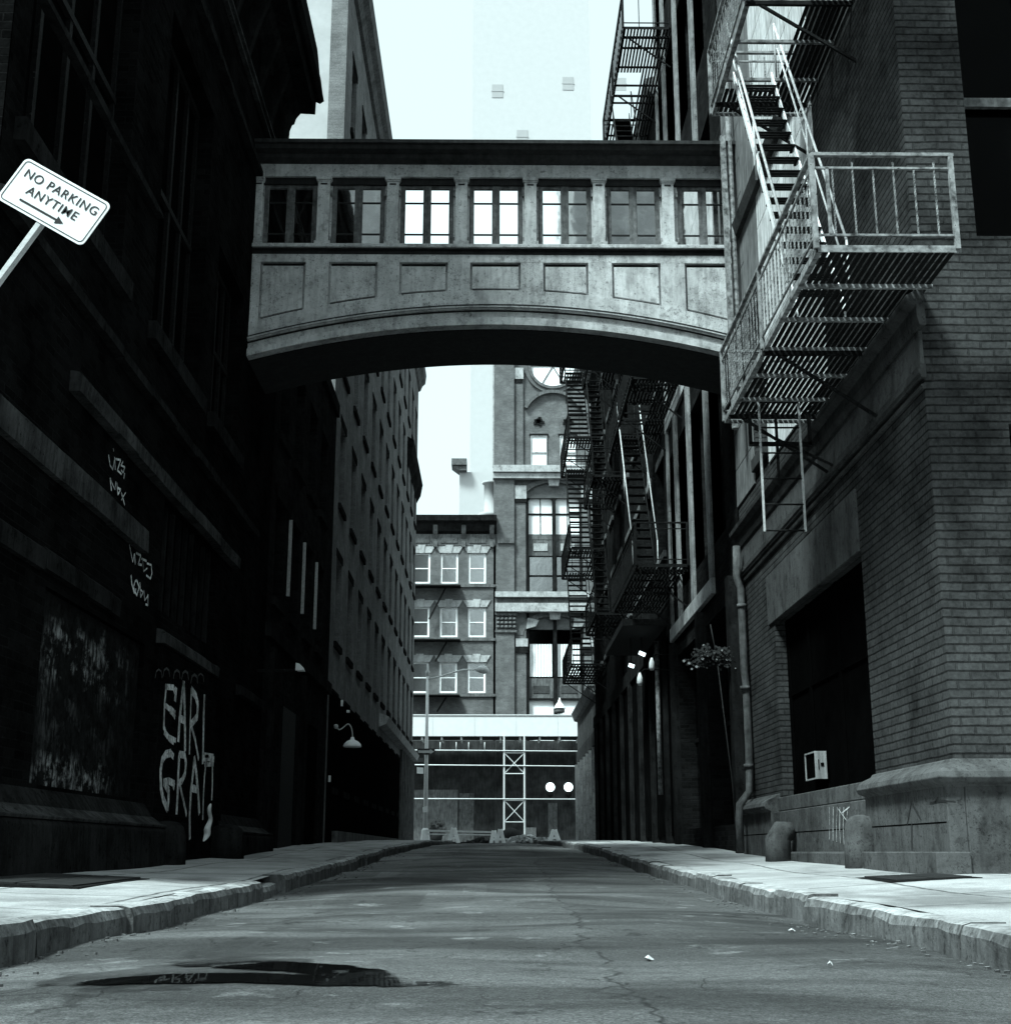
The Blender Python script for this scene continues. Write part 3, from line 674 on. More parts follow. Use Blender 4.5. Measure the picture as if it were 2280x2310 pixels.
band([(4.01, 4.64), (3.97, 4.64), (3.96, 4.68), (4.01, 4.70)], 11.43)
band([(4.01, 10.2), (3.9, 10.2), (3.85, 10.4), (4.01, 10.5)], 11.4)
pw = MB()
for z_ in [5.95 + .62 * k for k in range(14)]:
    for a_, b_ in ((14.75, 16.4), (16.42, 18.15)): pw.box(3.978, 4.0, a_, b_, z_, z_ + .60)
pw.build('painted_cladding', M['clad'], Fb)
pw = MB()
for z_ in [5.95 + .62 * k for k in range(14)]: pw.box(3.978, 4.0, 19.25, 20.7, z_, z_ + .60)
pw.box(3.976, 3.999, 18.16, 19.24, 8.75, 14.6)
pw.build('painted_cladding', M['clad_grey'], Fb)
# base: water table, dressed blocks, ledge
def base(y0, y1, endcap=True):
    MB().box(3.86, 4.02, y0 if y0 > 12 else 11.335, y1, .1, 1.0).build('base_stone', M['stone_near'], Fb, .01)
    p = [(4.02, .985), (3.87, .985), (3.845, 1.01), (3.79, 1.03), (3.77, 1.07), (3.79, 1.12), (3.84, 1.16), (3.93, 1.20), (3.95, 1.23), (4.02, 1.25)]
    m_ = MB()
    if endcap:
        st_ = [[(x, y1, z) for x, z in p], [(x, 11.49 - (4.02 - x), z) for x, z in p], [(4.72, 11.49 - (4.02 - x), z) for x, z in p]]; k_ = len(p)
        m_.add([q for r_ in st_ for q in r_], [(i * k_ + j, i * k_ + (j + 1) % k_, (i + 1) * k_ + (j + 1) % k_, (i + 1) * k_ + j) for i in (0, 1) for j in range(k_)] + [tuple(range(k_)), tuple(range(3 * k_ - 1, 2 * k_ - 1, -1))])
    else: m_.prism(p, 'Y', y0, y1)
    m_.build('water_table', M['stone_near'], Fb, .008)
    MB().box(3.858, 3.862, y0, y1, .690, .702).build('joint', M['void'], Fb)
base(11.38, 13.84); base(18.6, 20.8, False)
MB().box(3.9, 4.02, 13.85, 18.59, .1, .985).build('base_stone', M['stone_near'], Fb, .01)
MB().box(3.898, 3.902, 13.85, 18.59, .690, .702).build('joint', M['void'], Fb)
MB().box(3.72, 4.02, 11.3, 13.6, .05, .45).build('footing', M['stone_near'], Fb, .01)
MB().box(3.80, 4.02, 13.85, 18.3, .1, .45).build('footing', M['stone_near'], Fb, .02)
MB().box(4.021, 4.7, 11.33, 11.449, .1, 1.0).build('base_stone', M['stone_near'], Fb, .01)
# guard stones at each side of the bay
guard(13.78, 3.78, .17, .62, Fb, 'stone_near', .2)
MB().tube([(3.66, 17.3, .25), (3.66, 17.3, .6), (3.72, 17.32, .7), (3.85, 17.35, .71)], [.17, .165, .15, .12], 14).build('guard_stone', M['stone_near'], Fb)
# carved triangle scratch and chalk drips
strokes('painted_triangle', [[(1255, 1270), (1230, 1400), (1232, 1410)], [(1255, 1270), (1310, 1370)], [(1258, 1400), (1258, 1560)], [(1370, 1275), (1440, 1262), (1530, 1268)], [(1405, 1270), (1415, 1245), (1425, 1262)]], 2.76, 1600, 1350, 3.855, .02, 'sign_black', Fb)
strokes('white_drips', [[(745 + i * 22 + (i % 3) * 3, 1300), (747 + i * 21, 1400 + (i * 37) % 60), (745 + i * 23, 1500 + (i * 53) % 45)] for i in range(6)] + [[(800, 1310), (850, 1380)], [(820, 1340), (870, 1300)]], 2.76, 1600, 1350, 3.895, .012, 'graffiti', Fb)
# drain pipe at the far edge
dp = MB(); dp.tube([(3.86, 20.3, 5.2), (3.84, 20.3, 4.7), (3.9, 20.3, 4.5), (3.9, 20.3, 3.2), (3.92, 20.32, 3.0), (3.92, 20.3, 2.0), (3.9, 20.3, 1.35), (3.74, 20.28, 1.15), (3.72, 20.28, .95), (3.72, 20.28, .45)], .06, 10)
for z in (1.7, 2.9, 4.2): dp.lathe((3.9, 20.3, z), [(.075, 0), (.075, .06)], 10)
dp.build('drain_pipe', M['pipe_paint'], Fb)
# tall downpipe beside the bridge end
MB().tube([(3.88, 19.5, 13.5), (3.88, 19.5, 7.6)], .05, 10).box(3.72, 3.8, 19.4, 19.5, 6.9, 12.0).build('downpipe', M['iron_worn'], Fb)

# ================================================================ FIRE ESCAPES
def fire_escape(label, xo, xw, y0, y1, levels, stairs, fine=True, bal=.16, mat='iron', railmat=None, slat=.062, rail_h=.88, group='iron fire escapes on the right-hand buildings'):
    rm = railmat or mat
    R = thing('fire_escape', (xw, y1, levels[0]), label, 'fire escape', group)
    for li, z in enumerate(levels):
        hole = [s for s in stairs if s['top'] == li]
        fm = MB()
        fm.box(xo, xw, y0, y0 + .012, z - .06, z + .005).box(xo, xw, y1 - .012, y1, z - .06, z + .005).box(xo, xo + .012, y0, y1, z - .06, z + .005)
        fm.box(xo + .012, xo + .05, y0 + .02, y1 - .02, z - .06, z - .052)
        ny = max(int((y1 - y0) / .72), 2)
        for i in range(1, ny): yy = y0 + (y1 - y0) * i / ny; fm.box(xo + .02, xw, yy - .02, yy + .02, z - .05, z - .012)
        P = fm.build('platform', M[rm if fine else mat], R)
        g = MB(); n = int((xw - xo - .04) / slat)
        for i in range(n + 1):
            x = xo + .03 + i * slat; segs = [(y0 + .02, y1 - .02)]
            for s in hole:
                if s['x0'] - .08 < x < s['x1'] + .08:
                    a, b = s['hole']; segs = [(y0 + .02, a), (b, y1 - .02)]
            for a, b in segs:
                if b - a > .05: g.box(x, x + slat * (.72 if fine else .6), a, b, z - .01, z - .002)
        g.build('grating', M[mat], P)
        # railing
        r = MB(); zt = z + rail_h; zm = z + rail_h - .13; zb = z + .1
        for a, b in (((xo, y0), (xo, y1)), ((xo, y0), (xw, y0)), ((xo, y1), (xw, y1))):
            for zz, w in ((zt, .045), (zm, .02), (zb, .02)): r.bar((a[0], a[1], zz), (b[0], b[1], zz), w, .03 if w > .03 else .02)
        for p in ((xo, y0), (xo, y1), (xo, (y0 + y1) / 2), (xw - .03, y0), (xw - .03, y1)): r.box(p[0] - .022, p[0] + .022, p[1] - .022, p[1] + .022, z - .03, zt)
        if fine: r.box(xo + .12, xo + .15, y0 - .01, y0 + .01, zb, zm)
        rl = r.build('railing', M[rm], R)
        bb = MB()
        def bars(a, b, pitch):
            L = sqrt((a[0] - b[0]) ** 2 + (a[1] - b[1]) ** 2); k = max(int(L / pitch), 1)
            for i in range(1, k):
                t = i / k; x = a[0] + (b[0] - a[0]) * t; y = a[1] + (b[1] - a[1]) * t
                if fine: bb.twist((x, y, zb), (x, y, zm + (.0 if i % 2 else .06)), .014, 3.5)
                else: bb.box(x - .009, x + .009, y - .009, y + .009, z, zt)
        bars((xo, y0), (xo, y1), bal); bars((xo, y0), (xw, y0), bal * 1.2); bars((xo, y1), (xw, y1), bal * 1.2)
        bb.build('balusters', M[rm], rl)
        k = MB()
        for yy in (y0 + .3, (y0 + y1) / 2, y1 - .3):
            if yy < 11.5: continue
            k.bar((xo + .1, yy, z - .05), (xw, yy, z - .85), .03).box(xo, xw, yy - .02, yy + .02, z - .1, z - .05)
        k.build('brackets', M[mat], R)
    for s in stairs:
        zb, zt = levels[s['top'] - 1] if s.get('bot') is None else s['bot'], levels[s['top']]
        ya, yb = s['y0'], s['y1']; x0, x1 = s['x0'], s['x1']; st = MB(); hs = .07 if fine else .13
        for x in (x0, x1): st.bar((x, ya, zb), (x, yb, zt), .012, .16, up=(1, 0, 0)) if False else st.add(
            [(x - .008, ya, zb - hs), (x - .008, yb, zt - hs), (x - .008, yb, zt + hs), (x - .008, ya, zb + hs),
             (x + .008, ya, zb - hs), (x + .008, yb, zt - hs), (x + .008, yb, zt + hs), (x + .008, ya, zb + hs)],
            [(0, 1, 2, 3), (7, 6, 5, 4), (0, 4, 5, 1), (1, 5, 6, 2), (2, 6, 7, 3), (3, 7, 4, 0)])
        S_ = st.build('stair', M[s.get('mat', rm)], R)
        t = MB(); n = max(int((zt - zb) / .235), 3)
        for i in range(1, n):
            k = i / n; y = ya + (yb - ya) * k; z = zb + (zt - zb) * k
            for q in ((-.07, -.015, .04) if fine else ()): t.box(x0 + .008, x1 - .008, y + q, y + q + .038, z - .01, z)
            if not fine: t.box(x0, x1, y - .1, y + .1, z - .03, z)
            if fine: t.box(x0 + .0, x0 + .03, y - .08, y + .09, z - .03, z - .01).box(x1 - .03, x1, y - .08, y + .09, z - .03, z - .01)
        t.build('treads', M[mat], S_)
        h = MB()
        sg = 1 if yb > ya else -1
        for x in (x0 - .06, x1 + .06):
            h.tube([(x, ya, zb + .75), (x, yb, zt + .75)], .016, 6)
            if fine: h.tube([(x + .03, ya + sg * .15, zb + .45), (x + .03, yb, zt + .4)], .012, 6)
            for k in (0, .5, 1): h.tube([(x, ya + (yb - ya) * k, zb + (zt - zb) * k), (x, ya + (yb - ya) * k, zb + (zt - zb) * k + .75)], .012, 6)
        h.build('handrail', M[s.get('hmat', 'iron_light' if fine else rm)], S_)
    return R
E1 = fire_escape('worn iron fire escape with twisted bars on the near brick corner building', 2.80, 4.07, 10.45, 15.15, [5.6, 9.8],
    [dict(top=1, x0=2.95, x1=3.42, y0=11.85, y1=14.35, hole=(12.3, 14.6), mat='white_paint')], True, .15, 'iron', 'iron_worn')
# drop ladder hanging under the lower balcony
ld = MB()
for x in (3.09, 3.56): ld.box(x - .012, x + .012, 14.49, 14.51, 4.02, 5.75)
L_ = ld.build('ladder', M['iron_light'], E1)
ru = MB()
for i in range(6): ru.tube([(3.09, 14.5, 4.03 + i * .31), (3.56, 14.5, 4.03 + i * .31)], .011, 6)
ru.build('rungs', M['iron'], L_)
dh = MB(); dh.box(2.98, 3.72, 14.6, 14.63, 5.08, 5.13).box(2.98, 3.02, 14.6, 14.63, 5.1, 5.5).box(3.68, 3.72, 14.6, 14.63, 5.1, 5.5).bar((3.05, 14.62, 5.3), (3.95, 14.62, 4.85), .025).box(3.3, 3.33, 14.62, 14.65, 4.6, 5.5)
dh.build('ladder_guide', M['iron'], E1)
fire_escape('dark iron fire escape just beyond the footbridge on the right', 2.9, 4.0, 26.2, 31.6, [6.2, 10.3, 14.55, 18.8],
    [dict(top=1, x0=3.0, x1=3.42, y0=27.2, y1=30.0, hole=(28, 30.3), hmat='iron_light'), dict(top=2, x0=3.45, x1=3.88, y0=30.2, y1=27.4, hole=(27.2, 29.6)), dict(top=3, x0=3.0, x1=3.42, y0=27.2, y1=30.0, hole=(28, 30.3))], False, .24, slat=.075)
fire_escape('dark iron fire escape with lit open treads before the clock-windowed facade', 2.72, 4.0, 46.5, 52.0, [7.0, 11.25, 15.55, 19.7],
    [dict(top=i, x0=2.85, x1=3.55, y0=47.2, y1=50.4, hole=(48, 50.8)) for i in (1, 2, 3)], False, .34, slat=.11)
fire_escape('dark iron fire escape half hidden between its two neighbours', 3.0, 4.0, 38.5, 42.5, [7.4, 11.7, 16.0],
    [dict(top=i, x0=3.1, x1=3.5, y0=39.2, y1=41.8, hole=(40, 42)) for i in (1, 2)], False, .34, slat=.11)

# ================================================================ LEFT SIDE BEYOND THE BRIDGE
def windowed_wall(root, x, s, y0, y1, z0, z1, cols, rows, w, h, wall_mat, sill='mid_stone', pane='glass_dark', shutter=False, back=8, rd=.28):
    ops = []
    for yc in cols:
        for zb in rows: ops.append((yc - w / 2, yc + w / 2, zb, zb + h))
    m = MB(); m.wall('X', x, s * rd, y0, y1, z0, z1, ops)
    m.box(x + s * (rd + .06), x + s * back, y0 + .01, y1 - .01, z0, z1)
    m.box(x, x + s * (rd + .06), y0, y0 + .02, z0, z1).box(x, x + s * (rd + .06), y1 - .02, y1, z0, z1).box(x, x + s * (rd + .06), y0, y1, z1, z1 + .02)
    m.build('wall', M[wall_mat], root)
    for a, b, e, g in ops:
        W = MB().box(x + s * (rd - .04), x + s * (rd - .005), a, b, e, g).build('window', M[pane], root)
        f = MB(); X0, X1 = x + s * (rd - .10), x + s * (rd - .045)
        f.box(X0, X1, a, a + .07, e, g).box(X0, X1, b - .07, b, e, g).box(X0, X1, a + .07, b - .07, (e + g) / 2 - .03, (e + g) / 2 + .03).box(X0, X1, a + .07, b - .07, g - .07, g).box(X0, X1, a + .07, b - .07, e, e + .07)
        f.build('frame', M['iron'], W)
        MB().box(x - s * .07, x + s * .1, a - .1, b + .1, e - .16, e - .002).build('sill', M[sill], root)
        MB().box(x - s * .02, x + s * .1, a - .1, b + .1, g + .002, g + .2).build('lintel', M[sill], root)
    return ops
B0 = thing('low_brick_building', (-4, 22.5, .4), 'low blackened brick building beyond the footbridge on the left with gooseneck lamps', 'building')
windowed_wall(B0, -4, -1, 22.5, 31.3, .1, 11.3, [23.6 + i * 1.9 for i in range(4)], [4.9, 8.0], 1.1, 1.9, 'dark_brick', 'soot_stone')
MB().box(-4.1, -3.93, 22.5, 31.35, 11.1, 11.42).build('parapet_coping', M['soot_stone'], B0)
MB().box(-4.02, -3.9, 22.5, 31.3, 4.1, 4.35).build('string_course', M['soot_stone'], B0)
MB().box(-4.02, -3.95, 24.5, 26.1, .5, 3.1).build('door', M['iron'], B0)
MB().box(-4.02, -3.95, 28.2, 29.4, .5, 3.1).build('door', M['shop_dark'], B0)
MB().box(-4.0, -3.92, 27.0, 27.25, .5, 4.0).box(-4.0, -3.92, 23.1, 23.35, .5, 4.0).build('iron_posts', M['soot_stone'], B0)
sh = MB()
for y in (24.1, 26.0, 27.9): sh.box(-3.99, -3.93, y + .45, y + .5, 5.2, 6.7)
sh.build('pale_shutter_edges', M['iron_light'], B0)

B1 = thing('tall_loft_building', (-4.05, 31.3, .6), 'tall grey loft building with slit windows and white end wall on the left', 'building')
cols = [33.2 + i * 2.75 for i in range(12)]
windowed_wall(B1, -4.05, -1, 31.3, 65.0, .3, 24.4, cols, [2.0, 5.6, 9.2, 12.8, 16.4, 20.0], 1.15, 2.2, 'side_brick', 'soot_stone', back=9)
MB().box(-13, -4.5, 31.24, 31.3, 9, 24.4).build('end_wall', M['white_wall'], B1)
qb = MB(); qb.box(-4.5, -4.052, 31.235, 31.3, .3, 24.4); qb.build('corner_pier', M['side_brick'], B1)
MB().prism([(-4.06, 24.0), (-3.95, 24.05), (-3.85, 24.3), (-3.7, 24.45), (-3.65, 24.9), (-4.06, 24.95)], 'Y', 31.3, 65.1).build('cornice', M['mid_stone'], B1)
MB().prism([(-4.06, 17.9), (-3.85, 18.3), (-3.75, 18.9), (-4.06, 19.1)], 'Y', 57.5, 65.1).build('cornice', M['dark_brick'], B1)
MB().prism([(-4.06, 4.7), (-3.8, 4.8), (-3.7, 5.05), (-4.06, 5.2)], 'Y', 46, 65.1).build('shop_cornice', M['limestone'], B1)
p = MB()
for i in range(9): y = 56.5 + i * 1.05; p.box(-4.06, -3.93, y, y + .32, .8, 4.7)
p.build('shop_pilasters', M['mid_stone'], B1)
MB().box(-4.06, -4.0, 32, 56, .6, 4.3).build('shop_front', M['shop_dark'], B1)
for yy, zz, hh in ((35.95, 15.6, .9), (60.7, 12.1, .9)): MB().box(-4.12, -3.92, yy - .35, yy + .35, zz + .75, zz + .75 + hh).build('window_cooler', M['ac_metal'], B1)
dz = MB(); dz.box(-4.06, -3.85, 33, 60, .62, .95); dz.build('loading_kerb', M['mid_stone'], B1)

# ================================================================ RIGHT SIDE BEYOND THE BRIDGE
E2 = thing('dark_stone_warehouse', (4, 20.8, .4), 'dark warehouse with tall windows between pale stone jambs right behind the footbridge', 'building')
m = MB(); eops = []
jx = [21.9, 23.4, 25.6, 27.5, 28.9]
for a, b in ((21.9, 23.2), (23.6, 25.4), (25.8, 27.3), (27.7, 28.7)):
    for e, g in ((5.9, 9.2), (11, 14), (15.5, 18.6), (20, 23)): eops.append((a, b, e, g))
eops += [(21.6, 24.4, .9, 4.6), (25.0, 28.3, .9, 4.6)]
m.wall('X', 4, .4, 20.8, 29, .1, 25, eops); m.box(4.46, 14, 20.82, 28.98, .1, 25).box(4, 4.46, 28.98, 29, .1, 25).box(4, 4.46, 20.8, 29, 25, 25.1)
m.build('wall', M['dark_brick'], E2)
for a, b, e, g in eops:
    W = MB().box(4.34, 4.38, a, b, e, g).build('window', M['glass_dark'], E2)
    MB().box(4.3, 4.338, a, b, (e + g) / 2 - .04, (e + g) / 2 + .04).box(4.3, 4.338, (a + b) / 2 - .03, (a + b) / 2 + .03, e, g).build('frame', M['iron'], W)
for a, b in ((23.2, 23.6), (25.4, 25.8), (27.3, 27.7), (28.7, 28.96)):
    for e, g in ((5.3, 10.2), (10.6, 24)): MB().box(3.95, 4.2, a, b, e, g).build('stone_jamb', M['jamb_stone'], E2, .01)
MB().box(3.92, 4.1, 23.2, 28.96, 5.0, 5.298).build('sill', M['limestone'], E2, .01)
MB().box(3.94, 4.1, 21.2, 28.96, 9.9, 10.3).build('lintel', M['limestone'], E2)
pp = MB()
for y in (21.3, 24.7, 28.5): pp.box(3.85, 4.02, y - .15, y + .15, .3, 4.9)
pp.build('pilasters', M['soot_stone'], E2)

D = thing('escape_clad_loft', (4, 29, .6), 'long dark loft building behind the fire escapes at the far right', 'building')
windowed_wall(D, 4, 1, 29, 52, .3, 19.2, [30.4 + i * 2.6 for i in range(8)], [7.3, 11.5, 15.4], 1.3, 2.3, 'dark_brick', 'mid_stone', back=9)
MB().prism([(4.01, 18.8), (3.8, 19.0), (3.7, 19.3), (4.01, 19.4)], 'Y', 29.05, 52.05).build('cornice', M['mid_stone'], D)
pp = MB()
for i in range(9): y = 30 + i * 2.6; pp.box(3.85, 4.01, y - .12, y + .12, .4, 5.2)
pp.build('pilasters', M['soot_stone'], D)
MB().box(3.9, 4.01, 29, 52, 5.2, 5.6).build('shop_cornice', M['soot_stone'], D)
MB().box(3.96, 4.0, 29.2, 51.8, .8, 5.19).build('shop_front', M['shop_dark'], D)
Lw = thing('corner_shop_building', (4, 52, 1), 'low corner shop building with pale pilasters at the far end of the right pavement', 'building')
MB().box(4.0, 14, 52.05, 63.6, .4, 6.7).build('wall', M['side_brick'], Lw)
MB().prism([(4.0, 6.55), (3.85, 6.6), (3.72, 6.95), (4.0, 7.15)], 'Y', 52.05, 63.7).build('cornice', M['limestone'], Lw)
MB().box(3.93, 4.0, 52.05, 63.6, 4.55, 5.1).build('fascia', M['mid_stone'], Lw)
pp = MB()
for i in range(7): y = 52.4 + i * 1.82; pp.box(3.86, 3.995, y, y + .3, .8, 4.5)
pp.build('pilasters', M['limestone'], Lw)
MB().box(3.97, 3.996, 52.8, 63.2, 1.1, 4.0).build('shop_window', M['glass_dark'], Lw)

# ================================================================ FAR SIDE OF THE CROSS STREET (Y = 80)
Yf = 80
def yw(root, a, b, e, g, Y, frame='white_paint', pane='glass_mid', fw=.1, mid=True, rd=.2, nm='window'):
    W = MB().box(a, b, Y + rd - .04, Y + rd - .005, e, g).build(nm, M[pane], root)
    f = MB(); q0, q1 = Y + rd - .12, Y + rd - .045
    f.box(a, a + fw, q0, q1, e, g).box(b - fw, b, q0, q1, e, g).box(a + fw, b - fw, q0, q1, e, e + fw).box(a + fw, b - fw, q0, q1, g - fw * .7, g)
    if mid: f.box(a + fw, b - fw, q0, q1, (e + g) / 2 - .03, (e + g) / 2 + .03)
    f.build('frame', M[frame], W); return W
T = thing('brick_tenement', (-5, Yf, 1), 'brick tenement with bracketed cornice and white-framed windows facing down the alley', 'building')
tx = [(fx(877), fx(917)), (fx(930), fx(970)), (fx(993), fx(1033)), (fx(1056), fx(1096))]
tz = [(fz(1317), fz(1248)), (fz(1438), fz(1370)), (fz(1564), fz(1494))]
tops = [(a, b, e, g) for a, b in tx for e, g in tz]
m = MB(); m.wall('Y', Yf, .22, -16, fx(1118), .8, fz(1169), tops); m.box(-16, fx(1118), Yf + .3, Yf + 12, .8, fz(1169)); m.build('wall', M['far_brick'], T)
for a, b, e, g in tops:
    yw(T, a, b, e, g, Yf, 'white_paint', 'glass_mid', .12)
    MB().box(a - .1, b + .1, Yf - .08, Yf, e - .22, e - .003).build('sill', M['mid_stone'], T)
    l = MB(); x0, x1 = a - .22, b + .22; zz = g + .002
    l.prism([(a - .05, zz), (b + .05, zz), (b + .3, zz + .42), (a - .3, zz + .42)], 'Y', Yf - .06, Yf)
    l.prism([((a + b) / 2 - .14, zz - .02), ((a + b) / 2 + .14, zz - .02), ((a + b) / 2 + .24, zz + .5), ((a + b) / 2 - .24, zz + .5)], 'Y', Yf - .1, Yf - .061)
    l.build('lintel', M['limestone'], T)
MB().box(-16, fx(1118) - .02, Yf - .1, Yf, fz(1325), fz(1319)).box(-16, fx(1118) - .02, Yf - .1, Yf, fz(1446), fz(1440)).box(-16, fx(1118) - .02, Yf - .1, Yf, fz(1572), fz(1566)).build('string_course', M['mid_stone'], T)
MB().prism([(Yf, fz(1205)), (Yf - .25, fz(1200)), (Yf - .45, fz(1185)), (Yf - .7, fz(1180)), (Yf - .75, fz(1168)), (Yf, fz(1166))], 'X', -16, fx(1120)).build('cornice', M['soot_stone'], T)
MB().box(-16, fx(1117), Yf - .08, Yf, fz(1232), fz(1206)).build('frieze', M['mid_stone'], T)
bk = MB(); pn = MB()
for k in range(5):
    x = fx(981) + (k - 2) * (fx(1045) - fx(981))
    bk.prism([(Yf - .09, fz(1216)), (Yf - .3, fz(1205)), (Yf - .45, fz(1188)), (Yf - .09, fz(1188))], 'X', x - .14, x + .14)
    bk.box(x - .12, x + .12, Yf - .2, Yf - .09, fz(1235), fz(1222))
    pn.box(x + .35, x + 1.4, Yf - .12, Yf - .085, fz(1226), fz(1214))
bk.build('cornice_brackets', M['mid_stone'], T); pn.build('frieze_panels', M['mid_stone'], T)
fe = MB()
for zz in (fz(1325), fz(1446), fz(1570)):
    fe.box(-6, fx(1040), Yf - .9, Yf - .05, zz - .08, zz - .02)
fe.bar((fx(1008), Yf - .4, fz(1325)), (fx(970), Yf - .4, fz(1400)), .1); fe.bar((fx(1010), Yf - .4, fz(1450)), (fx(985), Yf - .4, fz(1495)), .1); fe.bar((fx(1010), Yf - .4, fz(1575)), (fx(990), Yf - .4, fz(1608)), .1)
o = fe.build('fire_balcony', M['iron'], T)
MB().box(-16, fx(1118), Yf - .02, Yf - .002, .9, 7.0).build('shop_front', M['far_shop'], T)
MB().box(fx(935), fx(1037), Yf - .06, Yf - .021, 1.0, fz(1782)).build('roller_shutter', M['corrug'], T)
MB().box(fx(1040), fx(1072), Yf - .06, Yf - .021, 1.0, fz(1790)).build('door', M['shop_mid'], T)

K = thing('clock_window_building', (3.5, Yf, 1), 'tall brick and stone facade with great round window above paired arched windows', 'building')
cx = fx(1251)
def ux(u): return fx(u)
xa, xb = ux(1193), ux(1247); xc, xd = 2 * cx - xb, 2 * cx - xa
r1, r2 = ux(1199), ux(1236); r3, r4 = 2 * cx - r2, 2 * cx - r1
kops = [(xa, xb, fz(1337), fz(1120)), (xc, xd, fz(1337), fz(1120)), (r1, r2, fz(1055), fz(980)), (r3, r4, fz(1055), fz(980)), (xa, xb, 6, fz(1418)), (xc, xd, 6, fz(1418))]
xr = 2 * cx - ux(1113)
m = MB(); m.wall('Y', Yf + .35, .35, ux(1160), 2 * cx - ux(1160), .8, 45, kops); m.box(ux(1113), 14, Yf + .8, Yf + 14, .8, 45); m.build('wall', M['tower_brick'], K)
for s_ in (0, 1):
    mx = (lambda q: q) if not s_ else (lambda q: 2 * cx - q)
    MB().box(mx(ux(1113)), mx(ux(1160)), Yf, Yf + .8, .8, 45).build('corner_pier', M['tower_brick'], K)
    MB().box(mx(ux(1110)), mx(ux(1116)), Yf + .2, Yf + .5, fz(1050), 45).build('edge_strip', M['limestone'], K)
    MB().box(mx(ux(1161)), mx(ux(1186)), Yf + .18, Yf + .5, .8, fz(1125)).build('inner_pier', M['tower_brick'], K)
    MB().box(mx(ux(1161)), mx(ux(1181)), Yf + .18, Yf + .5, fz(1050), fz(855)).build('inner_pier', M['tower_brick'], K)
    MB().box(mx(ux(1160)), mx(ux(1182)), Yf + .1, Yf + .5, fz(853), fz(828)).build('capital', M['limestone'], K)
    MB().box(mx(ux(1162)), mx(ux(1180)), Yf + .14, Yf + .5, fz(862), fz(854)).build('necking', M['soot_stone'], K)
    MB().box(mx(ux(1161)), mx(ux(1188)), Yf + .08, Yf + .5, fz(1124), fz(1094)).build('capital', M['limestone'], K)
    MB().box(mx(ux(1161)), mx(ux(1188)), Yf + .1, Yf + .5, fz(1132), fz(1125)).build('necking', M['soot_stone'], K)
    MB().box(mx(ux(1163)), mx(ux(1190)), Yf + .08, Yf + .5, fz(1458), fz(1440)).build('capital', M['limestone'], K)
    MB().box(mx(ux(1163)), mx(ux(1190)), Yf + .1, Yf + .5, fz(1472), fz(1459)).build('necking', M['soot_stone'], K)
    c = MB()
    for i in range(5):
        for j in range(4): c.lathe((mx(ux(1124 + i * 9)), Yf - .05, fz(1418 - j * 9)), [(.05, 0), (.13, .05), (.1, .16), (.02, .2)], 6)
    c.box(mx(ux(1117)), mx(ux(1165)), Yf - .12, Yf, fz(1388), fz(1382)).box(mx(ux(1117)), mx(ux(1165)), Yf - .1, Yf, fz(1427), fz(1422))
    c.build('carved_capital', M['mid_stone'], K)
MB().box(ux(1111), xr, Yf - .35, Yf + .4, fz(1067), fz(1052)).box(ux(1111), xr, Yf - .2, Yf + .4, fz(1080), fz(1068)).build('string_course', M['limestone'], K)
MB().box(ux(1117), xr, Yf - .4, Yf + .4, fz(1349), fz(1337)).box(ux(1117), xr, Yf - .3, Yf + .4, fz(1381), fz(1362)).build('string_course', M['limestone'], K)
MB().box(ux(1117), xr, Yf - .15, Yf + .4, fz(1361), fz(1350)).build('shadow_band', M['mid_stone'], K)
def ring(x, z, r0, r1, y0, y1, a0=0, a1=360, n=48):
    m = MB(); V = []
    for i in range(n + 1):
        t = radians(a0 + (a1 - a0) * i / n)
        for r, y in ((r0, y0), (r1, y0), (r1, y1), (r0, y1)): V.append((x + r * cos(t), y, z + r * sin(t)))
    return m.add(V, [(i * 4 + k, i * 4 + (k + 1) % 4, i * 4 + 4 + (k + 1) % 4, i * 4 + 4 + k) for i in range(n) for k in range(4)])
zc = fz(822); R0 = 52 / 36.5
o = ring(cx, zc, 0.001, R0, Yf + .28, Yf + .34).build('round_window', M['sky_white'], K)
cb_ = MB()
for t in (0, 60, 120): cb_.bar((cx - R0 * cos(radians(t)), Yf + .25, zc - R0 * sin(radians(t))), (cx + R0 * cos(radians(t)), Yf + .25, zc + R0 * sin(radians(t))), .05)
cb_.build('glazing_bars', M['mid_stone'], o)
ring(cx, zc, R0, R0 + .18, Yf + .1, Yf + .34).build('round_surround', M['mid_stone'], K)
ring(cx, zc, R0 + .19, R0 + .42, Yf + .2, Yf + .34).build('round_surround', M['tower_brick'], K)
ring(cx, fz(945), 1.85, 2.05, Yf + .1, Yf + .34, 25, 155).build('arch_moulding', M['mid_stone'], K)
fl = MB()
for x in (ux(1217), 2 * cx - ux(1217)):
    for i in range(14): a = i * 2.4; fl.box(x + .3 * cos(a) * (i / 14) - .1, x + .3 * cos(a) * (i / 14) + .1, Yf + .28, Yf + .34 + i * .0004, fz(947) + .3 * sin(a) * (i / 14) - .08, fz(947) + .3 * sin(a) * (i / 14) + .08)
fl.build('carved_rosette', M['soot_stone'], K)
for a, b in ((r1, r2), (r3, r4)):
    yw(K, a, b, fz(1055), fz(980), Yf + .25, 'limestone', 'sky_white', .04, True, .12)
    MB().box(a - .1, b + .1, Yf + .25, Yf + .5, fz(979), fz(975)).build('lintel', M['soot_stone'], K)
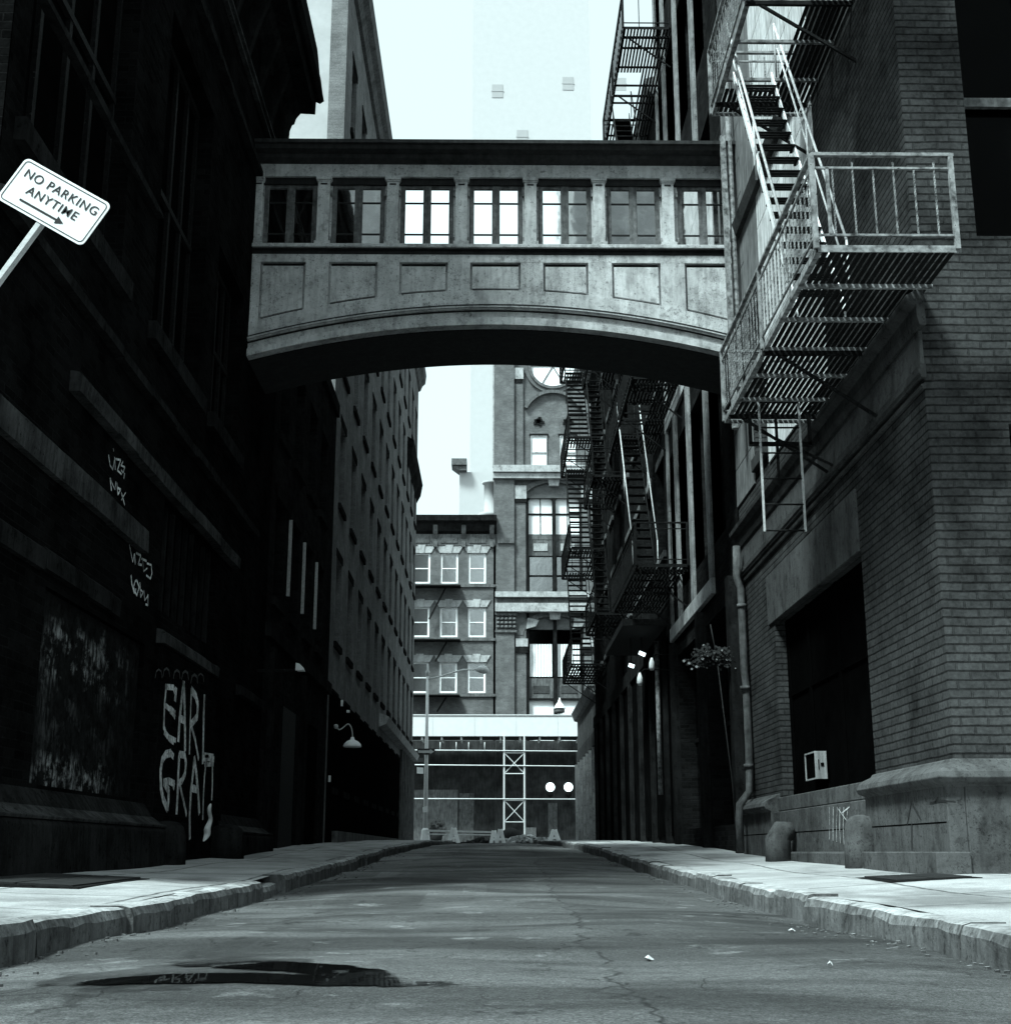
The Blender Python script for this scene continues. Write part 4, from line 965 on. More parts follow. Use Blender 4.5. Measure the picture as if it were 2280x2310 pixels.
for a, b in ((xa, xb), (xc, xd)):
    W = MB().box(a, b, Yf + .6, Yf + .64, fz(1200), fz(1112)).build('window', M['sky_white'], K)
    MB().box(a, b, Yf + .56, Yf + .6, fz(1157), fz(1153)).box((a + b) / 2 - .025, (a + b) / 2 + .025, Yf + .56, Yf + .6, fz(1200), fz(1116)).build('frame', M['soot_stone'], W)
    MB().box(a, b, Yf + .6, Yf + .66, fz(1212), fz(1200)).box(a, b, Yf + .62, Yf + .66, fz(1249), fz(1212)).build('spandrel', M['mid_stone'], K)
    MB().box(a + .3, b - .3, Yf + .58, Yf + .62, fz(1238), fz(1221)).build('spandrel_panel', M['limestone'], K)
    MB().box(a, b, Yf + .56, Yf + .64, fz(1252), fz(1249)).build('transom', M['soot_stone'], K)
    W = MB().box(a, b, Yf + .6, Yf + .64, fz(1337), fz(1252)).build('window', M['glass_mid'], K)
    MB().box(a, b, Yf + .56, Yf + .6, fz(1297), fz(1293)).box(a, a + .06, Yf + .56, Yf + .6, fz(1337), fz(1252)).build('frame', M['soot_stone'], W)
    # arched head: dark corners cut the top of the light
    cxw = (a + b) / 2; rr = (b - a) / 2; zz = fz(1126)
    ar = [(a - .03, zz)] + [(cxw - rr * cos(t), zz + rr * .42 * sin(t)) for t in [pi * i / 14 for i in range(15)]] + [(b + .03, zz), (b + .03, fz(1105)), (a - .03, fz(1105))]
    MB().prism(ar, 'Y', Yf + .4, Yf + .58).build('arch_head', M['soot_stone'], K)
    zz = fz(1424)
    ar = [(a - .03, zz)] + [(cxw - rr * cos(t), zz + rr * .42 * sin(t)) for t in [pi * i / 14 for i in range(15)]] + [(b + .03, zz), (b + .03, fz(1404)), (a - .03, fz(1404))]
    MB().prism(ar, 'Y', Yf + .4, Yf + .58).build('arch_head', M['soot_stone'], K)
    W = MB().box(a, b, Yf + .6, Yf + .64, fz(1525), fz(1410)).build('window', M['glass_dark'], K)
    cu = MB(); n = 8
    for i in range(n): q = a + .05 + (b - a - .1) * i / n; cu.box(q, q + (b - a) / n * .82, Yf + .57, Yf + .59, fz(1524), fz(1450))
    cu.build('curtains', M['sky_white'], W)
    MB().box(a, b, Yf + .5, Yf + .66, fz(1573), fz(1528)).build('spandrel', M['mid_stone'], K)
    MB().box(a + .25, b - .25, Yf + .47, Yf + .5, fz(1562), fz(1545)).build('spandrel_panel', M['stone_band'], K)
    MB().box(a, b, Yf + .42, Yf + .6, fz(1578), fz(1574)).build('transom', M['soot_stone'], K)
    MB().box(a, b, Yf + .6, Yf + .64, 6, fz(1578)).build('window', M['sky_white'], K)
MB().box(xb, xc, Yf + .3, Yf + .6, 6, fz(1120)).build('mullion', M['soot_stone'], K)
MB().box(xa - .12, xa, Yf + .3, Yf + .6, 6, fz(1120)).box(xd, xd + .12, Yf + .3, Yf + .6, 6, fz(1120)).build('jamb', M['soot_stone'], K)
hw = (xd - xa) / 2 + .35
for zz in (fz(1128), fz(1432)):
    V = []; m = MB(); n = 24
    for i in range(n + 1):
        t = pi * i / n
        for k_, y in ((1, Yf + .15), (1.22, Yf + .15), (1.22, Yf + .4), (1, Yf + .4)): V.append((cx - hw * k_ * cos(t), y, zz + hw * .62 * k_ * sin(t)))
    m.add(V, [(i * 4 + k, i * 4 + (k + 1) % 4, i * 4 + 4 + (k + 1) % 4, i * 4 + 4 + k) for i in range(n) for k in range(4)])
    m.build('arch_hood', M['mid_stone'], K)
    MB().prism([(cx - .3, zz + hw * .5), (cx + .3, zz + hw * .5), (cx + .42, zz + hw * .85), (cx - .42, zz + hw * .85)], 'Y', Yf + .02, Yf + .4).build('keystone', M['limestone'], K)
for s_ in (-1, 1):
    q = cx + s_ * 1.45; MB().prism([(q - .35, fz(1418)), (q + .25, fz(1412)), (q + .45 * (1), fz(1398)), (q - .25, fz(1393))], 'Y', Yf + .1, Yf + .4).build('voussoir', M['limestone'], K)
MB().box(ux(1119), 14, Yf - .05, Yf - .002, .9, 7).build('shop_front', M['far_shop'], K)
MB().box(ux(1181), ux(1205), Yf - 1.2, Yf - .06, .9, fz(1868)).build('stoop_pier', M['mid_stone'], K)
MB().box(ux(1232), ux(1252), Yf - .1, Yf - .052, 1.0, fz(1812)).build('door', M['shop_mid'], K)

# pale towers far behind, nearly lost in the bright sky
G = thing('pale_office_tower', (4, 190, 0), 'very pale tower standing far behind the facades and the footbridge', 'building')
gx0, gx1 = onY(1060, 1000, 190)[0], onY(1345, 1000, 190)[0]
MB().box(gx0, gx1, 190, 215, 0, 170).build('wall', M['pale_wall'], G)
for u, v in ((1122, 205), (1281, 188), (1178, 308), (1400, 190)):
    p = onY(u, v, 190)
    W = MB().box(p[0] - .9, p[0] + .9, 189.93, 189.98, p[2] - 1.2, p[2] + 1.2).build('window', M['pale_trim'], G)
    MB().box(p[0] - 1.0, p[0] + 1.0, 189.88, 189.92, p[2] - .1, p[2] + .1).build('sash', M['pale_trim'], W)
G2 = thing('pale_corniced_building', (-2, 120, 0), 'pale sunlit building with a dark bracketed cornice end above the tenement roof', 'building')
q0, q1 = onY(1036, 1100, 120)[0], onY(1062, 1100, 120)[0]
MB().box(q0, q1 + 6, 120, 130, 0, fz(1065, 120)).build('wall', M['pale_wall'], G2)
c0, c1 = onY(1019, 1050, 120)[0], onY(1053, 1050, 120)[0]
MB().box(c0, c1, 119, 121, fz(1055, 120), fz(1041, 120)).prism([(c0 + .1, fz(1056, 120)), (c1, fz(1056, 120)), (c1, fz(1066, 120)), (c0 + .7, fz(1066, 120))], 'Y', 119.2, 121).build('cornice', M['mid_stone'], G2)
st = thing('roof_stack', (onY(1105, 1150, 95)[0], 95, 20), 'small pale vent stack on the roof beside the brick pier', 'chimney')
p = onY(1105, 1160, 95); MB().lathe((p[0], 95, p[2] - .3), [(.9, 0), (.9, .3), (.45, .35), (.45, 2.6), (.6, 2.65), (.6, 2.8)], 10).build('flue', M['pale_trim'], st)

# ================================================================ SIDEWALK SHED
SH = thing('sidewalk_shed', (0, 77, .99), 'sidewalk shed with white plywood parapet on steel scaffold posts across the far street', 'scaffold')
zt, zb = onY(1118, 1612, 77)[2], onY(1118, 1661, 77)[2]
MB().box(-14, 14, 77, 77.06, zb, zt).build('parapet', M['plywood'], SH)
jt = MB()
for i in range(12): jt.box(-13.4 + i * 2.44, -13.38 + i * 2.44, 76.985, 76.998, zb, zt)
jt.box(-14, 14, 76.95, 76.998, zt - .06, zt - .001).build('parapet_battens', M['galv'], SH)
MB().box(-14, 14, 77.07, 79.6, zb - .02, zb + .06).build('deck', M['bridge_dark'], SH)
bm2 = MB()
for i in range(24): bm2.box(-13.5 + i * 1.15, -13.4 + i * 1.15, 77.1, 79.5, zb - .2, zb - .03)
bm2.build('joists', M['galv'], SH)
def sy(u, v, Y=77): return onY(u, v, Y)
px0, px1 = sy(1137, 1800)[0], sy(1183, 1800)[0]; py_ = 76.9
for k in range(-3, 4):
    if k in (-1, 0, 1) and k != 0: continue
    dx = k * 5.2
    fr_ = MB()
    for x in (px0, px1): fr_.tube([(x + dx, py_, .95), (x + dx, py_, zb + .02)], .055, 8)
    fr_.build('post', M['galv'], SH)
    br = MB()
    for v0, v1 in ((1699, 1746), (1806, 1855)):
        a, b = sy(1137, v0)[2], sy(1137, v1)[2]
        br.tube([(px0 + dx, py_, a), (px1 + dx, py_, a)], .035, 6).tube([(px0 + dx, py_, b), (px1 + dx, py_, b)], .035, 6).tube([(px0 + dx, py_, a), (px1 + dx, py_, b)], .026, 6).tube([(px0 + dx, py_, b), (px1 + dx, py_, a)], .026, 6)
    br.build('cross_brace', M['galv'], SH)
rl = MB()
for v0, v1 in ((1692, 1697), (1725, 1731), (1802, 1804)):
    rl.tube([(sy(800, v0)[0], py_ - .08, sy(935, v0)[2]), (sy(1500, v1)[0], py_ - .08, sy(1303, v1)[2])], .035, 6)
for u in (993, 1029, 1057, 1093): rl.tube([(sy(u, 1690)[0], py_ - .08, sy(u, 1694)[2]), (sy(u, 1690)[0], py_ - .08, sy(u, 1675)[2])], .025, 6)
rl.build('ledger_rails', M['galv'], SH)

# ================================================================ STREET FURNITURE AND SMALL THINGS
Y0 = 70; lx = onY(959, 1890, Y0)[0]; lz = zroad(Y0) + .0
SL = thing('street_lamp', (lx, Y0, lz), 'tall tapering steel street lamp with a single curved arm at the far left corner', 'street lamp')
zt = onY(966, 1525, Y0)[2]
MB().lathe((lx, Y0, .8), [(.24, 0), (.24, .3), (.2, .75), (.13, .85)], 8, False).build('base', M['galv'], SL)
MB().lathe((lx, Y0, 1.6), [(.12, 0), (.07, zt - 1.6)], 12).build('pole', M['galv'], SL)
MB().lathe((lx, Y0, zt), [(.09, 0), (.09, .12), (.13, .2), (.05, .35), (.03, .6)], 10).build('finial', M['iron_light'], SL)
apts = [onY(u, v, Y0) for u, v in ((967, 1532), (990, 1527), (1020, 1518), (1045, 1511), (1075, 1511))]
MB().tube(apts, .045, 8).build('arm', M['galv'], SL)
hp = [onY(u, v, Y0) for u, v in ((1073, 1511), (1082, 1510), (1095, 1512), (1103, 1514))]
MB().tube(hp, [.09, .2, .22, .06], 12).build('lamp_head', M['iron_light'], SL)
def flat_sign(name, label, cat, px, Y, mat, th=.02, parent=None, group=None):
    P = [onY(u, v, Y) for u, v in px]
    o = MB().prism([(q[0], q[2]) for q in P], 'Y', Y, Y + th).build(name, M[mat], parent)
    if label: tag(o, label, cat, group)
    return o
sg = thing('one_way_sign', (lx, Y0 - .2, onY(960, 1696, Y0)[2]), 'small black one-way arrow sign on the far street lamp', 'sign')
flat_sign('plate', None, None, [(941, 1689), (981, 1689), (981, 1703), (941, 1703)], Y0 - .2, 'sign_black', parent=sg)
flat_sign('arrow', None, None, [(943, 1693), (970, 1693), (970, 1690), (979, 1696), (970, 1702), (970, 1699), (943, 1699)], Y0 - .225, 'limestone', parent=sg)
flat_sign('street_name_sign', 'grey street name plate below the arrow sign on the far lamp', 'sign', [(934, 1710), (955, 1710), (955, 1719), (934, 1719)], Y0 - .18, 'corrug')
flat_sign('parking_plate', 'small white sign lowest on the far street lamp', 'sign', [(940, 1731), (955, 1732), (955, 1746), (940, 1745)], Y0 - .18, 'sign_white')
flat_sign('notice', 'white paper notice taped low round the far lamp pole', 'notice', [(953, 1822), (964, 1818), (964, 1833), (954, 1833)], Y0 - .16, 'paper')
# barricades
def aframe(u0, u1, v0, v1, Y, label):
    a, b = onY(u0, v1, Y), onY(u1, v1, Y); top = onY((u0 + u1) / 2, v0, Y); xm = (a[0] + b[0]) / 2; h = top[2] - a[2]; w = (b[0] - a[0]) / 2
    z = a[2]
    R = thing('barricade', (xm, Y, z), label, 'barricade', 'white folding barricades across the far end of the lane')
    for yy in (Y - .03, Y + .9):
        for s_ in (-1, 1): MB().bar((xm + s_ * (w - .06), yy, z), (xm + s_ * .03, yy + (s_ + 1) * .02, z + h), .17, .05, up=(0, 1, 0)).build('leg', M['white_paint'], R)
        MB().box(xm - w * .62, xm + w * .62, yy - .03, yy + .0, z + h * .28, z + h * .43).build('cross_piece', M['white_paint'], R)
    MB().box(xm - .05, xm + .05, Y - .1, Y + 1.0, z + h - .12, z + h).build('top_rail', M['white_paint'], R)
    return R
aframe(1009, 1036, 1868, 1903, 67, 'white A-frame barricade standing alone left of the scaffold tower')
aframe(1104, 1124, 1874, 1905, 67, 'white A-frame barricade, left one of the leaning pair by the scaffold')
aframe(1117, 1140, 1871, 1906, 66.4, 'white A-frame barricade, right one of the leaning pair by the scaffold')
aframe(1237, 1265, 1872, 1901, 67.5, 'white A-frame barricade nearest the right pavement')
# barrier boards lying between them, rubble, bin bags
pb = MB(); p, q = onY(960, 1874, 68.5), onY(1120, 1878, 68.5); pb.bar(p, q, .05, .09); p, q = onY(960, 1882, 68.5), onY(1110, 1884, 68.5); pb.bar(p, q, .05, .06)
tag(pb.build('barrier_tape', M['galv']), 'pale barrier tape strung low between lamp post and barricades', 'barrier tape')
def heap(name, cx_, cy, z, w, d, h, mat, n, label, cat, seed, kind=None):
    rnd = random.Random(seed); m = MB()
    for i in range(n):
        t = rnd.uniform(0, 2 * pi); r = rnd.random() ** .7; x = cx_ + w * r * cos(t); y = cy + d * r * sin(t); zz = z + h * (1 - r) * rnd.uniform(.3, 1); s_ = rnd.uniform(.06, .2) * (w / 1.5) ** .5
        a = Vector((rnd.uniform(-1, 1), rnd.uniform(-1, 1), rnd.uniform(-.5, .5))).normalized()
        m.bar(Vector((x, y, zz)) - a * s_, Vector((x, y, zz)) + a * s_, s_ * 1.3, s_ * rnd.uniform(.5, 1.1))
    o = m.build(name, M[mat]); tag(o, label, cat, kind=kind); return o
p = onY(1185, 1900, 69); heap('rubble_pile', p[0], 69, .9, 1.7, .8, .4, 'rubble', 120, 'low heap of broken concrete beneath the scaffold tower', 'rubble', 2)
p = onY(1085, 1895, 69.5); heap('debris_heap', p[0], 69.5, .9, .9, .5, .3, 'rubber', 50, 'dark debris lying left of the paired barricades', 'debris', 3)
p = onY(1152, 1885, 72); tag(MB().lathe((p[0], 72, p[2] - .3), [(.3, 0), (.5, .2), (.5, .5), (.3, .62), (.1, .7)], 14).build('bin_bag', M['rubber']), 'black rubbish bag behind the scaffold tower', 'bin bag')
p = onY(984, 1875, 76); rnd = random.Random(8); m = MB()
for i in range(160):
    t = rnd.uniform(0, 2 * pi); r = rnd.random() ** .5 * .55; x = p[0] + r * cos(t); z = p[2] + .15 + r * sin(t) * .9; y = 76 + rnd.uniform(-.3, .3); s_ = rnd.uniform(.05, .12)
    m.add([(x - s_, y, z), (x, y + s_ * .5, z + s_), (x + s_, y, z), (x, y - s_ * .5, z - s_)], [(0, 1, 2, 3)])
PL = thing('potted_shrub', (p[0], 76, 1), 'dark bushy shrub in a low planter before the far roller shutter', 'plant')
m.build('foliage', M['leaf'], PL); MB().lathe((p[0], 76, .95), [(.3, 0), (.38, .5), (.34, .52)], 12).build('planter', M['rubber'], PL)
# globe lamps
for u, lb in ((1241, 'round white globe lamp on a dark bracket, left of the doorway pair'), (1282, 'round white globe lamp on a dark bracket, right of the doorway pair')):
    p = onY(u, 1776, 78.8); G_ = thing('globe_lamp', (p[0], 78.8, p[2]), lb, 'lamp', 'globe lamps under the sidewalk shed')
    MB().lathe((p[0], 78.8, p[2] - .27), [(.02, 0)] + [(.27 * sin(pi * i / 12), .27 - .27 * cos(pi * i / 12)) for i in range(1, 12)] + [(.02, .54)], 20).build('globe', M['globe'], G_)
    MB().lathe((p[0], 78.8, p[2] - .62), [(.05, 0), (.16, .1), (.2, .3), (.14, .36)], 12).bar((p[0], 78.9, p[2] - .5), (p[0], 79.9, p[2] - .5), .06).build('bracket', M['iron'], G_)
# ornate lantern over the shed
p = onY(1262, 1598, 79); LN = thing('hanging_lantern', (p[0], 79, p[2]), 'small ornate pale lantern standing above the shed parapet', 'lantern')
MB().lathe((p[0], 79, p[2] - .02), [(.36, 0), (.34, .05), (.18, .3), (.1, .38), (.06, .55), (.02, .65)], 12).build('cap', M['white_paint'], LN)
MB().lathe((p[0], 79, p[2] - .3), [(.2, 0), (.3, .05), (.3, .26)], 12).bar((p[0], 79.1, p[2] - .25), (p[0], 80, p[2] - .25), .05).build('cage', M['mid_stone'], LN)

# gooseneck and wall lamps of the lane
def gooseneck(base, tip, label, shade_r=.2, grp='gooseneck lamps along the lane walls'):
    b = Vector(base); t = Vector(tip); R = thing('gooseneck_lamp', base, label, 'wall lamp', grp)
    d = t - b; pts = [b, b + d * .2 + Vector((0, 0, -.03)), b + d * .45 + Vector((0, 0, .1)), b + d * .72 + Vector((0, 0, .26)), b + d * .92 + Vector((0, 0, .22)), t + Vector((0, 0, .08)), t]
    sm = []
    for i in range(len(pts) - 1):
        for k in range(4): sm.append(pts[i].lerp(pts[i + 1], k / 4))
    sm.append(pts[-1])
    for _ in range(3): sm = [sm[0]] + [(sm[i - 1] + sm[i] * 2 + sm[i + 1]) / 4 for i in range(1, len(sm) - 1)] + [sm[-1]]
    MB().tube(sm, .014, 8).build('arm', M['iron_light'], R)
    MB().lathe((b.x, b.y, b.z - .04), [(.03, 0), (.05, .02), (.05, .08), (.02, .1)], 10).build('wall_mount', M['iron_light'], R)
    MB().lathe(tuple(t - Vector((0, 0, .2))), [(shade_r, 0), (shade_r, .02), (shade_r * .92, .07), (shade_r * .6, .13), (.05, .16), (.035, .22)], 24).build('shade', M['white_paint'], R)
    return R
p = onY(758, 1640, 29); q = onY(795, 1665, 29)
gooseneck((p[0], 29, p[2]), (q[0], 29, q[2]), 'white gooseneck barn lamp on curved arm on the dark left wall')
for u, v, Y, lb, w, h in ((771, 1586, 30, 'tiny white bulb fitting high above the gooseneck lamp', .05, .14), (785, 1605, 30, 'tiny white fitting just above the arm of the gooseneck lamp', .07, .06), (743, 1757, 29, 'small white door plate on the dark left wall', .05, .14)):
    p = onY(u, v, Y); tag(MB().box(p[0] - w / 2, p[0] + w / 2, Y, Y + .05, p[2] - h / 2, p[2] + h / 2).build('wall_fitting', M['sign_white'], None, .006), lb, 'fitting')
p = onY(672, 1512, 21.9); WL = thing('wall_lamp', (p[0], 21.9, p[2]), 'small white wedge-shaped wall lamp high on the black left wall', 'wall lamp')
P = [onY(a, b, 21.9) for a, b in ((668, 1496), (676, 1498), (682, 1504), (686, 1513), (667, 1513))]
MB().prism([(q[0], q[2]) for q in P], 'Y', 21.85, 22.05).build('shade', M['sign_white'], WL); MB().box(-4, P[0][0] + .02, 21.9, 22.0, p[2] - .02, p[2] + .02).build('bracket', M['iron'], WL)
for u0, v0, u1, v1, lb in ((1441, 1472, 1455, 1478, 'upper of two lit fluorescent tubes under the right-hand canopy'), (1418, 1500, 1430, 1504, 'lower of two lit fluorescent tubes under the right-hand canopy')):
    a, b = onY(u0, v0, 31), onY(u1, v1, 31)
    T_ = thing('tube_light', a, lb, 'tube light', 'fluorescent tubes under the canopy')
    MB().tube([a, b], .045, 10).build('tube', M['tube'], T_)
    MB().bar((a[0], 31.06, a[2] + .08), (b[0], 31.06, b[2] + .08), .08, .05).bar(((a[0] + b[0]) / 2, 31.06, a[2]), ((a[0] + b[0]) / 2, 31.06, a[2] + .9), .02).build('fixture', M['iron'], T_)
CN = thing('loading_canopy', (3.4, 29.5, 5.4), 'black loading canopy over the right pavement holding the tube lights', 'canopy')
MB().box(2.9, 3.94, 29.3, 34, 5.45, 5.6).build('roof', M['iron'], CN); MB().bar((3.0, 29.6, 5.5), (3.95, 29.6, 6.3), .03).bar((3.0, 33.6, 5.5), (3.95, 33.6, 6.3), .03).build('tie_rod', M['iron'], CN)
for u, v, lb in ((1470, 1498, 'bright reflector lamp, upper of two beside the pale pipe'), (1443, 1532, 'bright reflector lamp, lower of two beside the pale pipe')):
    p = onY(u, v, 29); R = thing('reflector_lamp', p, lb, 'lamp', 'reflector lamps beside the pipe')
    MB().lathe((p[0], 29, p[2] - .14), [(.04, 0), (.07, .05), (.06, .17), (.02, .28)], 12).build('reflector', M['white_paint'], R)
    MB().tube([(p[0], 29, p[2] + .12), (p[0] + .1, 29, p[2] + .22), (3.95, 29, p[2] + .2)], .012, 6).build('arm', M['iron'], R)
a, b = onX(1472, 1510, 3.75), onX(1497, 1790, 3.75)
tag(MB().tube([(3.75, 30, 5.2), (3.75, 30, 1.7)], .055, 10).build('standpipe', M['iron_worn']), 'pale vertical pipe on the dark right wall beyond the footbridge', 'pipe')
# climbing plant by the drain pipe
V_ = thing('climbing_plant', (3.8, 21.2, 2.4), 'straggling climbing plant with arching stems on the dark right wall', 'plant')
st_ = MB(); lf = MB(); fw_ = MB(); rnd = random.Random(21)
c0_ = onY(1618, 1490, 21.2)
for i in range(16):
    t = rnd.uniform(-1, 1); L = rnd.uniform(.25, .7)
    pts = [Vector((c0_[0], 21.2, c0_[2])) + Vector((t * L * k / 5, rnd.uniform(-.02, .02), .16 * sin(k / 5 * pi) - .04 * k / 5)) for k in range(6)]
    st_.tube(pts, .006, 5)
    for p in pts[1:]:
        for _ in range(7):
            q = p + Vector((rnd.gauss(0, .04), rnd.gauss(0, .03), rnd.gauss(0, .05))); s_ = rnd.uniform(.012, .03); tgt = fw_ if rnd.random() < .12 else lf
            tgt.add([q + Vector((-s_, 0, 0)), q + Vector((0, s_ * .5, s_)), q + Vector((s_, 0, 0)), q + Vector((0, -s_ * .5, -s_))], [(0, 1, 2, 3)])
st_.tube([(c0_[0], 21.22, c0_[2]), (3.8, 21.22, 1.6), (3.85, 21.22, .45)], .010, 6); st_.tube([(c0_[0], 21.22, c0_[2]), (3.55, 21.22, c0_[2] + .6)], .012, 6)
st_.build('stems', M['rubber'], V_); lf.build('leaves', M['leaf'], V_); fw_.build('blossom', M['flower'], V_)
# window air conditioner
AC = thing('air_conditioner', (4.1, 16.9, 1.4), 'boxy window air conditioner with missing side panel in the black bay', 'air conditioner')
q1, q2 = onX(1838, 1725, 3.98), onX(1815, 1725, 3.98); ya, yb = q1[1], q2[1]; za, zb_ = onX(1838, 1758, 3.98)[2], onX(1838, 1694, 3.98)[2]
AC.location = (3.98, ya, za)
MB().box(3.98, 4.13, ya, ya + .015, za, zb_).build('end_panel', M['ac_metal'], AC, .004)
MB().box(3.98, 3.995, ya + .016, yb, zb_ - .018, zb_).box(3.98, 3.995, ya + .016, yb, za, za + .018).box(3.98, 3.995, yb - .018, yb, za + .019, zb_ - .019).build('housing_rim', M['ac_metal'], AC)
MB().box(4.0, 4.13, ya + .02, yb - .01, za + .01, zb_ - .01).build('coil', M['void'], AC)
MB().box(4.02, 4.03, ya - .006, ya - .001, za + .12, zb_ - .1).box(4.05, 4.09, ya - .008, ya - .001, za + .16, za + .2).build('grille_tear', M['void'], AC)
# no-parking sign on a leaning post
SG = thing('parking_sign', (-3.4, 7, .25), 'white NO PARKING ANYTIME sign leaning on a bent post at upper left', 'sign')
cS = Vector(onY(108, 458, 7)); tip = Vector(onY(248, 462, 7)); tr = Vector(onY(200, 590, 7))
eu = Vector((.863, 0, -.505)); ev = Vector((.505, 0, .863))      # along and across the plate
hw_, hh_ = .305, .155
cS = tip - eu * hw_ - ev * hh_ + Vector((.012, 0, .002))
def rrect(w, h, r, n=5):
    P = []
    for sx, sz, a0 in ((1, 1, 0), (-1, 1, 90), (-1, -1, 180), (1, -1, 270)):
        for i in range(n + 1): t = radians(a0 + 90 * i / n); P.append((sx * (w - r) + r * cos(t), sz * (h - r) + r * sin(t)))
    return P
def plate(w, h, r, y0, y1):
    return [((cS + eu * a + ev * b).x, (cS + eu * a + ev * b).z) for a, b in rrect(w, h, r)]
MB().prism(plate(hw_, hh_, .035, 0, 0), 'Y', 7.0, 7.006).build('plate', M['sign_white'], SG)
po = rrect(hw_ - .014, hh_ - .014, .026); pi_ = rrect(hw_ - .019, hh_ - .019, .022); n = len(po); m = MB()
m.add([cS + eu * a + ev * b + Vector((0, -.002, 0)) for a, b in po] + [cS + eu * a + ev * b + Vector((0, -.002, 0)) for a, b in pi_], [(i, (i + 1) % n, n + (i + 1) % n, n + i) for i in range(n)])
m.build('border_line', M['sign_black'], SG)
def lettering(txt, size, a, b, name, sx=1.0):
    cu = bpy.data.curves.new(name, 'FONT'); cu.body = txt; cu.size = size; cu.align_x = 'CENTER'; cu.align_y = 'CENTER'; cu.space_character = 1.12; cu.offset = .0002; cu.extrude = .0006
    o = bpy.data.objects.new(name, cu); C.objects.link(o)
    dg = bpy.context.evaluated_depsgraph_get(); me = bpy.data.meshes.new_from_object(o.evaluated_get(dg)); bpy.data.objects.remove(o)
    me.materials.clear(); me.materials.append(M['sign_black'])
    ob = bpy.data.objects.new(name, me); C.objects.link(ob)
    ob.parent = SG; ob.location = cS + eu * a + ev * b + Vector((0, -.0025, 0)) - SG.location
    ob.rotation_euler = (pi / 2, math.atan2(.505, .863), 0); ob.scale = (sx, 1, 1); return ob
lettering('NO PARKING', .078, 0.005, .068, 'lettering'); lettering('ANYTIME', .078, 0.0, -.018, 'lettering')
m = MB()
for p4 in ([(-.16, -.085), (.10, -.085), (.10, -.097), (-.16, -.097)], [(.10, -.066), (.15, -.091), (.10, -.116)]):
    m.add([cS + eu * (a - .02) + ev * b + Vector((0, -.0025, 0)) for a, b in p4], [tuple(range(len(p4)))])
m.build('arrow', M['sign_black'], SG)
pb_ = cS + Vector((0, .03, 0)) + ev * .1; pe = cS + Vector((0, .03, 0)) - ev * ((cS.z - .2) / .863)
MB().bar(pb_, pe, .05, .03).build('post', M['galv'], SG)
SG.location = (pe.x, 7.03, .2)
for ch in SG.children:
    if ch.name.startswith('lettering'): ch.location = Vector(ch.location) + Vector((-3.4, 7, .25)) - Vector(SG.location)
    else: ch.location = -Vector(SG.location)
# white rag stuffed on the guard stone
rg = MB(); rnd = random.Random(4)
L = []; n1, n2 = 10, 7
rp = [onX(u, v, -3.66) for u, v in ((476, 1812), (470, 1830), (478, 1850), (466, 1868), (470, 1884), (458, 1900))]
for i, p in enumerate(rp):
    for k in range(n1):
        t = 2 * pi * k / n1; r = (.035, .055, .05, .085, .09, .03)[i] * rnd.uniform(.75, 1.25)
        L.append((p[0] + r * cos(t) * .5, p[1] + r * sin(t) * 1.0, p[2]))
rg.add(L, [(i * n1 + k, i * n1 + (k + 1) % n1, (i + 1) * n1 + (k + 1) % n1, (i + 1) * n1 + k) for i in range(len(rp) - 1) for k in range(n1)] + [tuple(range(n1)), tuple((len(rp) - 1) * n1 + k for k in range(n1))])
rg.sm = [True] * len(rg.f); bag = rg.build('plastic_bag', M['paper']); sb = bag.modifiers.new('sub', 'SUBSURF'); sb.levels = sb.render_levels = 2
tag(bag, 'crumpled white plastic bag caught on the left guard stone', 'plastic bag')
# pavement hatches
def hatch(x0, x1, y0, y1, label, name='cellar_hatch', kind='steel'):
    z = zwalk((x0 + x1) / 2, y0)
    H = thing(name, ((x0 + x1) / 2, y0, z), label, 'hatch', 'steel plates set in the pavements')
    def slab(a, b, c, d, h0, h1):
        P = [(a, c), (b, c), (b, d), (a, d)]
        return MB().add([(x, y, zwalk(x, y) + .012 + h) for h in (h0, h1) for x, y in P], [(0, 3, 2, 1), (4, 5, 6, 7), (0, 1, 5, 4), (1, 2, 6, 5), (2, 3, 7, 6), (3, 0, 4, 7)])
    slab(x0, x1, y0, y1, -.06, .002).build('frame', M['iron'], H)
    xm = (x0 + x1) / 2
    slab(x0 + .06, xm - .01, y0 + .06, y1 - .06, .003, .012).build('leaf', M['rubber'], H); slab(xm + .01, x1 - .06, y0 + .06, y1 - .06, .003, .012).build('leaf', M['rubber'], H)
hatch(-3.75, -2.85, 9.3, 11.2, 'black steel cellar hatch in the left pavement')
hatch(3.0, 3.7, 10.2, 11.2, 'black steel plate at the foot of the right corner building')
